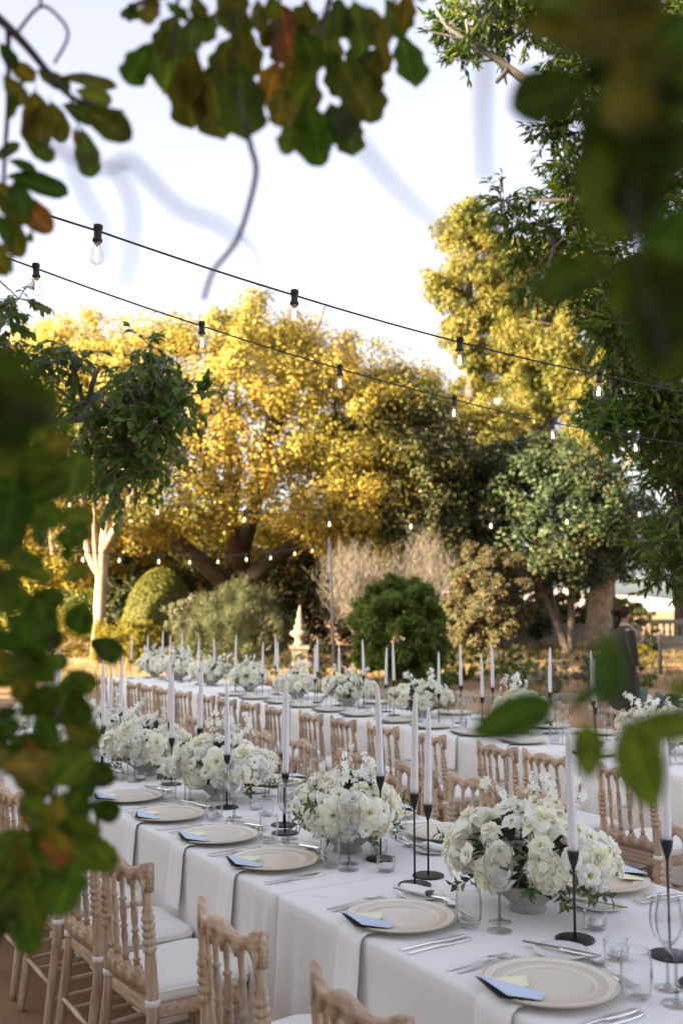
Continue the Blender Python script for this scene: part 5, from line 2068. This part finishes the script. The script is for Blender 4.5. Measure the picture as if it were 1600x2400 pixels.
TOP = [(345, 50, 283, 22, G), (352, 100, 300, 198, G), (408, 70, 396, 202, G), (438, 140, 440, 296, O_), (492, 165, 520, 314, O_), (562, 160, 572, 312, G), (505, 30, 475, 98, G),
       (660, 20, 682, 142, RU), (600, 0, 615, 74, O_), (648, 152, 628, 235, RU), (664, 205, 652, 292, O_), (725, 230, 738, 388, G), (715, 150, 704, 287, O_), (686, 285, 668, 358, G),
       (775, 250, 800, 330, G), (806, 275, 828, 356, G), (858, 168, 868, 280, O_), (935, 90, 982, 186, G), (925, 30, 965, 32, G), (890, 90, 905, 170, O_), (815, 215, 825, 300, O_), (830, 10, 850, 110, G),
       (470, 40, 430, 120, G), (540, 90, 510, 190, G), (560, 60, 590, 180, O_), (700, 60, 745, 165, G), (755, 40, 775, 150, O_), (775, 120, 800, 225, G), (610, 70, 600, 20, O_), (690, 20, 740, 60, G),
       (860, 20, 905, 110, O_), (900, 0, 950, 85, G), (790, 0, 800, 80, G), (720, 0, 716, 80, O_), (640, -20, 640, 50, G), (570, -20, 530, 60, O_), (500, -20, 540, 40, G), (450, -10, 480, 60, O_),
       (390, 10, 440, 40, G), (370, 0, 340, 50, O_), (330, 10, 290, 40, G), (520, 110, 545, 230, O_), (465, 120, 425, 235, O_), (740, 160, 690, 245, G), (850, 90, 830, 190, G), (880, 120, 850, 215, O_), (800, 150, 850, 240, O_),
       (640, 60, 612, 110, O_), (690, 120, 672, 205, O_), (410, 40, 385, 130, O_), (540, 20, 590, 75, G), (960, -20, 940, 70, O_), (980, -30, 990, -5, G)]
for x0, y0, x1, y1, mk in TOP:
    near_leaf(t, x0, y0, x1, y1, rpn.uniform(1.15, 1.32), mk, 'l', .6, None, 'rusty orange leaf' if mk == RU else None)

# left upper branch
t = thing('left_branch', 'dark out of focus bough slanting down from the upper picture corner with leaves', 'branch', pt(-120, -60, 1.3))
mb = MB()
twig(mb, t, [(-120, -60, 1.3), (0, 45, 1.28), (60, 105, 1.26), (110, 165, 1.25), (165, 225, 1.24), (230, 250, 1.22), (290, 262, 1.2)], .0075, .002)
twig(mb, t, [(40, 78, 1.27), (95, 15, 1.26), (140, 42, 1.26), (160, 85, 1.25), (128, 148, 1.25)], .0024, .002)
twig(mb, t, [(95, 15, 1.26), (100, -60, 1.26)], .0024)
twig(mb, t, [(20, 60, 1.27), (20, 240, 1.26), (10, 420, 1.25), (25, 540, 1.25), (30, 640, 1.25)], .004, .0015)
twig(mb, t, [(165, 225, 1.24), (185, 300, 1.22), (210, 380, 1.2)], .002, .001)
mb.build('twig', M['near_twig'], t)
LB = [(45, 215, 18, 272, G), (85, 220, 92, 340, O_), (62, 330, 125, 372, G), (140, 195, 272, 186, O_), (205, 258, 300, 318, O_), (195, 305, 214, 415, G), (172, 300, 190, 345, RU), (20, 420, 160, 440, G), (40, 460, 118, 540, RU),
      (20, 500, 45, 600, O_), (75, 540, 70, 570, G), (10, 180, 60, 240, O_), (-10, 380, 40, 330, G), (30, 150, 75, 180, O_), (100, 250, 60, 330, O_), (120, 240, 150, 330, O_), (150, 250, 230, 280, G), (180, 215, 260, 235, G),
      (-5, 430, 60, 520, O_), (-10, 500, 30, 570, G), (60, 190, 30, 250, G), (0, 100, 40, 160, G), (90, 170, 160, 200, O_), (20, 380, 90, 395, G), (-20, 560, 10, 640, O_), (35, 430, 60, 500, G)]
for x0, y0, x1, y1, mk in LB:
    near_leaf(t, x0, y0, x1, y1, rpn.uniform(1.18, 1.3), mk, 'o', .4, None, 'orange leaf' if mk == RU else None)

# thin twigs very close to the lens
t = thing('bare_twig', 'thin blurred bare twig hanging down into the sky from the lobed branch', 'twig', pt(575, 300, 1.0))
mb = MB()
twig(mb, t, [(575, 290, 1.12), (588, 345, 1.12), (600, 392, 1.12), (592, 450, 1.1), (562, 550, 1.1), (535, 592, 1.06), (500, 636, 1.0), (478, 700, .95)], .0036, .0026)
twig(mb, t, [(562, 550, 1.1), (600, 590, 1.0), (612, 650, .9)], .0010, .0006)
mb.build('twig', M['near_twig'], t)
t = thing('faint_twig', 'faint hugely blurred twig curving through the sky over the upper bulbs', 'twig', pt(140, 370, .5))
mb = MB()
twig(mb, t, [(100, 330, .5), (240, 395, .49), (300, 375, .48), (360, 430, .47), (425, 492, .47), (500, 520, .46), (570, 565, .46)], .0018, .0013)
twig(mb, t, [(170, 385, .5), (205, 470, .49), (240, 530, .48), (236, 620, .48)], .0013, .0009)
twig(mb, t, [(270, 390, .48), (310, 480, .48), (308, 600, .47), (290, 680, .47)], .0014, .0009)
mb.build('twig', M['near_twig'], t)
t = thing('faint_twig', 'faint blurred vertical twig in the sky beside the broken grey branch', 'twig', pt(1136, -50, .42))
mb = MB()
twig(mb, t, [(1140, -80, .42), (1136, 120, .42), (1132, 300, .42), (1138, 430, .42)], .0021, .0014)
mb.build('twig', M['near_twig'], t)
t = thing('faint_twig', 'faint blurred slanting twig in the sky below the lobed leaves', 'twig', pt(830, 320, .42))
mb = MB()
twig(mb, t, [(790, 270, .42), (870, 370, .42), (950, 460, .42), (1060, 560, .42)], .0016, .001)
mb.build('twig', M['near_twig'], t)

# left leafy shoots
t = thing('leafy_shoot', 'out of focus leafy shoots filling the picture edge beside the chairs', 'branch', pt(-40, 2300, 1.3))
mb = MB()
ST = [[(-60, 2350, 1.3), (20, 2150, 1.3), (110, 1950, 1.28), (130, 1700, 1.27), (120, 1500, 1.25), (95, 1300, 1.22), (110, 1150, 1.2), (120, 1000, 1.18)],
      [(110, 1950, 1.28), (190, 1900, 1.25), (235, 1860, 1.24)], [(130, 1700, 1.27), (180, 1640, 1.24), (205, 1580, 1.23)], [(120, 1500, 1.25), (180, 1470, 1.23), (215, 1440, 1.22)],
      [(95, 1300, 1.22), (150, 1240, 1.2), (190, 1200, 1.2)], [(-60, 1500, 1.35), (20, 1400, 1.3), (60, 1250, 1.25)], [(-80, 1900, 1.35), (20, 1800, 1.3), (80, 1650, 1.28)], [(20, 2150, 1.3), (100, 2080, 1.26), (200, 2020, 1.24)]]
for s in ST:
    twig(mb, t, s, .0035 if len(s) > 4 else .002, .0012)
mb.build('stem', M['near_twig'], t)
LK = [(209, 1501, 288, 1539, DK, 1.22), (160, 1570, 224, 1620, DK, 1.22), (180, 1610, 192, 1705, DK, 1.22), (205, 1405, 172, 1492, G, 1.2), (200, 1790, 262, 1832, DK, 1.24), (212, 1880, 280, 1916, DK, 1.2), (205, 1960, 265, 2038, G, 1.2),
      (50, 2120, 70, 2238, G, 1.2), (196, 1850, 178, 1925, DK, 1.25), (150, 1700, 235, 1740, O_, 1.24), (130, 1740, 190, 1790, G, 1.25), (100, 1620, 105, 1690, DK, 1.28), (90, 1560, 160, 1545, G, 1.2), (140, 1660, 170, 1600, G, 1.26),
      (150, 1360, 200, 1330, G, 1.18), (140, 1210, 220, 1215, G, 1.18), (150, 1245, 215, 1255, G, 1.15), (110, 1190, 80, 1200, RU, 1.15), (130, 1130, 180, 1120, O_, 1.12), (120, 1090, 150, 1050, O_, 1.1), (95, 1060, 160, 1030, O_, 1.1), (140, 1000, 170, 1000, G, 1.1),
      (150, 1310, 165, 1290, G, 1.2), (160, 1180, 190, 1060, G, 1.12), (130, 1270, 200, 1255, G, 1.18)]
for x0, y0, x1, y1, mk, Y in LK:
    near_leaf(t, x0, y0, x1, y1, Y, mk, 'v', .4, None, 'rusty orange leaf' if mk == RU else None, 1.15)
bound = [(930, 90), (1000, 150), (1100, 165), (1200, 190), (1300, 160), (1400, 150), (1500, 165), (1600, 175), (1700, 190), (1800, 215), (1900, 235), (2000, 240), (2080, 190), (2160, 120), (2240, 70)]


def bx(y):
    for (a, xa), (b, xb) in zip(bound, bound[1:]):
        if a <= y <= b:
            return xa + (xb - xa) * (y - a) / (b - a)
    return 40


for k in range(128):
    y = rpn.uniform(960, 2170)
    mx = bx(y)
    x = mx * (rpn.random() ** 1.15) - 30 + rpn.uniform(-25, 0)
    if 1330 < y < 1480 and x > 80 and rpn.random() < .55:
        continue
    if y > 2100 and x > 40:
        continue
    Y = rpn.uniform(.95, 1.45)
    ln = rpn.uniform(80, 122) * 1.25 / Y
    a = rpn.uniform(-.9, 2.2)
    x1, y1 = x + ln * math.cos(a) * .8, y + ln * math.sin(a)
    if x1 > bx(min(2239, max(931, y1))) + 12:
        x1 = x - ln * .4
    mk = rpn.choice([G, G, G, DK, DK, O_]) if rpn.random() > .025 else RU
    near_leaf(t, x, y, x1, y1, Y, mk, 'v', .7, rpn.uniform(-.03, .03))
# one leaf mass almost touching the lens on the left
t = thing('blurred_leaf_spray', 'very blurred dark green leaf spray low in the corner over the oval leaved tree', 'branch', pt(-200, 960, .48))
mb = MB()
twig(mb, t, [(-260, 900, .5), (-80, 930, .48), (60, 960, .47), (130, 960, .46)], .002, .001)
mb.build('twig', M['near_twig'], t)
for a in ((-90, 850, 70, 900), (-60, 1000, 110, 930), (-120, 940, 90, 985), (10, 900, 140, 975), (-100, 1040, 60, 1030)):
    near_leaf(t, *a, .47, DK, 'v', .3, 0, None, 1.3)

# right dark mass almost touching the lens
t = thing('near_leaf_mass', 'large very blurred dark leaves hanging over the upper corner close to the lens', 'branch', pt(1850, -100, .55))
mb = MB()
twig(mb, t, [(1900, -200, .6), (1700, 60, .56), (1560, 260, .53), (1480, 450, .5), (1500, 640, .5), (1560, 860, .5)], .003, .0015)
twig(mb, t, [(1700, 60, .56), (1500, 120, .54), (1360, 190, .52)], .002, .001)
twig(mb, t, [(1500, 640, .5), (1430, 630, .5)], .0015, .001)
mb.build('twig', M['near_twig'], t)
RM = [(1385, 205, 1198, 232, DK, .6), (1425, 620, 1262, 668, DK, .58), (1400, 330, 1470, 560, DK, .5), (1560, 600, 1440, 720, DK, .5), (1640, 620, 1500, 800, DK, .5), (1500, 640, 1590, 870, DK, .5), (1430, 120, 1240, 20, O_, .52), (1560, 40, 1330, 70, O_, .5),
      (1640, 60, 1440, 130, G, .52), (1600, 180, 1420, 120, O_, .5), (1640, 260, 1420, 250, DK, .5), (1650, 350, 1430, 380, DK, .5), (1620, 420, 1500, 300, G, .5), (1480, 200, 1380, 330, DK, .52), (1560, 380, 1450, 500, DK, .5), (1640, 480, 1530, 620, G, .5),
      (1660, 700, 1560, 640, DK, .5), (1600, -40, 1420, -10, O_, .5), (1450, -60, 1260, -20, G, .52), (1360, 130, 1290, 30, G, .54), (1500, 130, 1370, 170, DK, .52), (1680, 150, 1540, 220, G, .5), (1500, 250, 1560, 420, DK, .5), (1420, 270, 1400, 430, DK, .52), (1600, 800, 1530, 880, DK, .5)]
for k in range(1):
    y = rpn.uniform(-80, 300)
    x = rpn.uniform(1490 if y > 150 else 1380, 1680)
    a = rpn.uniform(1.2, 3.6)
    RM.append((x, y, x + 175 * math.cos(a), y + 175 * math.sin(a), rpn.choice([DK, DK, DK, O_]), rpn.uniform(.46, .56)))
for x0, y0, x1, y1, mk, Y in RM:
    near_leaf(t, x0, y0, x1, y1, Y, mk, 'v', .3, 0, None, 1.25)

# lower right sprig
t = thing('leafy_sprig', 'blurred green sprig reaching in over the rear table near the person', 'branch', pt(1720, 1640, .72))
mb = MB()
twig(mb, t, [(1760, 1640, .74), (1620, 1650, .72), (1500, 1690, .71), (1400, 1680, .70), (1300, 1650, .70)], .0014, .0007)
twig(mb, t, [(1500, 1690, .71), (1440, 1620, .7), (1420, 1560, .68)], .001, .0006)
mb.build('stem', M['near_twig'], t)
for x0, y0, x1, y1, mk, Y, ws in ((1300, 1642, 1104, 1722, G, .70, .85), (1368, 1690, 1386, 1830, G, .70, 1.1), (1462, 1690, 1540, 1905, G, .71, .95), (1640, 1690, 1470, 1712, G, .68, .8), (1405, 1660, 1440, 1480, G, .56, 1.0), (1700, 1600, 1560, 1625, G, .6, .8), (1330, 1655, 1420, 1600, G, .62, .6)):
    near_leaf(t, x0, y0, x1, y1, Y, mk, 'p', .25, 0, None, ws)

# ------------------------------------------------------------------ garden furniture: finial, balustrade, low edging
fb = pt(702, 1560, 27.5); fb.z = 0
M['finial'] = simple('finial_stone', (.135, .12, .095), .95, 0, .4, 7, .6, 25)  # darker stone than the balustrade, mottled at random
t = thing('stone_finial', 'weathered pale stone finial on a pedestal among the shrubs', 'stone ornament', fb)
mb = MB(); mb.box((-.26, -.26, 0), (.26, .26, .12)); mb.box((-.21, -.21, .12), (.21, .21, .62)); mb.box((-.27, -.27, .62), (.27, .27, .72))
mb.build('pedestal', M['finial'], t, False)
mb = MB(); mb.lathe([(.15, .72), (.17, .76), (.12, .80), (.12, .92), (.22, .98), (.25, 1.03), (.23, 1.10), (.13, 1.14), (.15, 1.20), (.15, 1.26), (.09, 1.30), (.11, 1.37), (.10, 1.43), (.06, 1.50), (.075, 1.57), (.05, 1.66), (.03, 1.76), (0, 1.84)], 10, 0, (0, 0, 0),
                    lambda i, k, r, z: (r * (1 + .07 * (k % 2) + .05 * math.sin(i * 3.3 + k)), z))
mb.build('spire', M['finial'], t)
bal = thing('stone_balustrade', 'stone balustrade with rounded balusters at the garden end', 'balustrade', (12.4, 50, 0))
mb = MB(); mb.box((-7, -.22, 0), (12, .22, .42)); mb.build('plinth', M['stone'], bal, False)
mb = MB(); mb.box((-7, -.20, 1.0), (12, .20, 1.16)); mb.box((-7, -.25, 1.16), (12, .25, 1.22)); mb.build('rail', M['stone'], bal, False)
BA = lathe_mesh('baluster', [(.075, 0), (.075, .05), (.05, .07), (.06, .12), (.085, .20), (.06, .30), (.042, .38), (.05, .44), (.05, .48), (.075, .52), (.075, .58)], M['stone'], 12)
for k in range(58):
    x = -6.4 + k * .305
    if abs((x + 6.4) % 4.2 - .02) < .16:
        mb = MB(); mb.box((x - .22, -.24, .418), (x + .22, .24, 1.0)); mb.build('pier', M['stone'], bal, False)
    else:
        finish('baluster', BA, bal, (x, 0, .42))
wl = thing('garden_wall', 'low pale garden wall seen behind the forked trunks', 'wall', (8.0, 47, 0))
mb = MB(); mb.box((-2.3, -.15, 0), (3.6, .15, .95)); mb.build('wall_body', M['stone'], wl, False)
mb = MB(); mb.box((-2.35, -.2, .95), (3.65, .2, 1.03)); mb.build('coping', M['stone'], wl, False)
ps = thing('garden_post', 'short wooden post on the gravel before the balustrade', 'post', pt(1546, 1545, 27) * 1.0)
ps.location.z = 0
mb = MB(); mb.tube([(0, 0, -.05), (0, 0, 1.02)], .055, 10); mb.build('shaft', M['bark_dark'], ps)
mb = MB(); mb.lathe([(.055, 1.015), (.075, 1.02), (.075, 1.06), (.0, 1.10)], 10); mb.build('cap', M['bark_grey'], ps)
ed = thing('bed_edging', 'low stone edging of the planted bed behind the rear table', 'edging', (3.0, 18.6, 0))
ES = []
for k in range(3):
    mb = MB(); mb.box((-.19, -.07, 0), (.19, .07, .10 + .02 * k)); ES.append(mb.mesh('stone', M['stone'], False))
rp = random.Random(6)
for k in range(30):
    x = -3.2 + k * .40
    finish('stone', ES[k % 3], ed, (x, .25 * math.sin(x * .5), -.005), (0, rp.uniform(-.04, .04), rp.uniform(-.12, .12)))

# ------------------------------------------------------------------ person standing behind the rear table
M['skin'] = simple('skin', (.42, .24, .17), .5)
M['hair'] = simple('dark_hair', (.022, .013, .009), .7, 0, .3, 60, spec=.15)
M['coat'] = cloth_mat('dark_coat_cloth', (.035, .032, .026), .3)
M['collar'] = cloth_mat('light_scarf', (.42, .34, .25), .3)
M['shoe'] = simple('black_shoe', (.02, .02, .02), .4)
pp = pt(1458, 1430, 14); pp.z = 0
per = thing('person', 'person in a long dark coat with dark tied hair, head turned in profile', 'person', pp, rad(-78))
# figure faces local +y
J = [((0, 0, .93), .12), ((0, 0, 1.10), .115), ((0, .0, 1.28), .13), ((0, -.01, 1.40), .10), ((0, .005, 1.48), .052), ((0, .02, 1.55), .07), ((0, .028, 1.62), .088), ((0, .015, 1.69), .05),
     ((.17, -.01, 1.37), .055), ((.20, .02, 1.12), .042), ((.20, .06, .94), .032), ((.195, .09, .85), .028), ((-.17, -.01, 1.37), .055), ((-.21, .0, 1.12), .042), ((-.19, .10, .90), .032), ((-.185, .13, .82), .028),
     ((.095, .0, .88), .095), ((.10, .02, .50), .06), ((.10, -.01, .09), .04), ((.10, .12, .04), .034), ((-.095, .0, .88), .095), ((-.10, -.02, .50), .06), ((-.10, -.05, .09), .04), ((-.10, .08, .04), .034)]
ED = [(0, 1), (1, 2), (2, 3), (3, 4), (4, 5), (5, 6), (6, 7), (3, 8), (8, 9), (9, 10), (10, 11), (3, 12), (12, 13), (13, 14), (14, 15), (0, 16), (16, 17), (17, 18), (18, 19), (0, 20), (20, 21), (21, 22), (22, 23)]
me = bpy.data.meshes.new('body')
me.from_pydata([j[0] for j in J], ED, [])
me.materials.append(M['skin'])
body = finish('body', me, per)
sk = body.modifiers.new('skin', 'SKIN')
sv = me.skin_vertices[0].data
for i, j in enumerate(J):
    sv[i].radius = (j[1], j[1])
sv[0].use_root = True
ss = body.modifiers.new('sub', 'SUBSURF'); ss.levels = ss.render_levels = 2
dg = bpy.context.evaluated_depsgraph_get()
me2 = bpy.data.meshes.new_from_object(body.evaluated_get(dg))
body.modifiers.clear()
body.data = me2
me2.polygons.foreach_set('use_smooth', [True] * len(me2.polygons))
# nose, ears, lips
mb = MB(); mb.add([(-.012, .108, 1.605), (.012, .108, 1.605), (0, .135, 1.598), (0, .110, 1.645), (0, .110, 1.588)], [(0, 2, 3), (2, 1, 3), (0, 4, 2), (2, 4, 1)]); mb.build('nose', M['skin'], per)
for sg in (-1, 1):
    mb = MB(); mb.lathe([(.0, -.006), (.02, -.004), (.024, .004), (.012, .010), (0, .008)], 10); mb.build('ear', M['skin'], per, loc=(sg * .086, .015, 1.615), rot=(0, sg * 1.35, 0), scale=(1.2, .8, 1))
    mb = MB(); mb.lathe([(0, -.006), (.008, -.003), (.008, .003), (0, .006)], 8); mb.build('eye', M['shoe'], per, loc=(sg * .034, .104, 1.635), rot=(1.57, 0, 0))
mb = MB(); mb.tube([(-.022, .106, 1.572), (0, .113, 1.574), (.022, .106, 1.572)], [.003, .006, .003], 6); mb.build('mouth', simple('lips', (.35, .14, .12), .5), per)
# hair cap + bun
mb = MB()
P = []
for i in range(9):
    th = i / 8 * 2.05
    P.append([(.100 * math.sin(th) * math.sin(a), .012 + .104 * math.sin(th) * math.cos(a) * (1.0 if math.cos(a) < .2 else .80), 1.630 + .112 * math.cos(th) + (.06 * max(0, math.cos(a)) * (th / 2.05))) for a in np.linspace(0, 2 * math.pi, 19)])
mb.grid(P)
mb.lathe([(0, -.05), (.03, -.045), (.052, -.015), (.055, .015), (.035, .045), (0, .05)], 12, 0, (0, -.125, 1.655))
mb.tube([(0, -.08, 1.60), (0, -.10, 1.50), (.01, -.115, 1.42)], [.05, .045, .02], 8)
mb.build('hair', M['hair'], per)


def loft(mb, secs, n=28, fold=0):
    vs, fs = [], []
    for i, (z, rx, ry, cyy) in enumerate(secs):
        for k in range(n):
            a = 2 * math.pi * k / n
            f = 1 + fold * (1 - z / 1.4) * math.sin(a * 7 + z * 2) if fold else 1
            vs.append((rx * f * math.cos(a), cyy + ry * f * math.sin(a), z))
    for i in range(len(secs) - 1):
        for k in range(n):
            k2 = (k + 1) % n
            fs.append((i * n + k, i * n + k2, (i + 1) * n + k2, (i + 1) * n + k))
    mb.add(vs, fs)


mb = MB()
loft(mb, [(.10, .27, .23, -.03), (.35, .255, .215, -.02), (.65, .24, .20, -.01), (.92, .215, .185, 0), (1.08, .19, .165, 0), (1.25, .205, .165, 0), (1.36, .215, .145, -.005), (1.43, .15, .11, -.005), (1.475, .075, .075, 0)], 30, .06)
mb.build('coat', M['coat'], per)
for sg, pth in ((1, [(.185, -.01, 1.39), (.225, .0, 1.25), (.235, .02, 1.11), (.205, .06, .93)]), (-1, [(-.185, -.01, 1.39), (-.235, -.01, 1.25), (-.24, .0, 1.11), (-.20, .10, .91)])):
    mb = MB(); mb.tube(pth, [.075, .07, .062, .052], 12, 0, False); mb.build('sleeve', M['coat'], per)
mb = MB(); mb.lathe([(.075, 1.42), (.095, 1.44), (.092, 1.47), (.07, 1.50), (.06, 1.495)], 16, 0, (0, .005, 0)); mb.tube([(.04, .085, 1.46), (.05, .16, 1.36), (.04, .175, 1.22)], [.03, .035, .02], 8)
mb.build('scarf', M['collar'], per)
for sg, y in ((1, .05), (-1, .02)):
    mb = MB(); mb.tube([(sg * .10, y - .10, .045), (sg * .10, y, .05), (sg * .10, y + .11, .035), (sg * .10, y + .16, .025)], [.04, .047, .043, .02], 10)
    mb.build('shoe', M['shoe'], per)
# hands with fingers
for base_, dr in (((.195, .09, .85), Vector((-.05, .3, -.95))), ((-.185, .13, .82), Vector((.05, .35, -.95)))):
    b0 = Vector(base_); dr.normalize()
    sd = dr.cross(Vector((0, 0, 1)) if abs(dr.z) < .8 else Vector((1, 0, 0))).normalized()
    up = sd.cross(dr)
    mb = MB()
    for k, (o, l) in enumerate(((-.026, .065), (-.009, .075), (.009, .072), (.025, .055))):
        p = b0 + dr * .045 + sd * o
        mb.tube([p - dr * .03, p, p + dr * l * .5 - up * .004, p + dr * l - up * .018], [.010, .009, .008, .006], 6)
    p = b0 + sd * .028
    mb.tube([p, p + sd * .022 + dr * .022, p + sd * .028 + dr * .05], [.011, .009, .007], 6)
    mb.tube([b0 - dr * .03, b0 + dr * .02, b0 + dr * .05], [.024, .033, .030], 8)
    mb.build('hand', M['skin'], per)
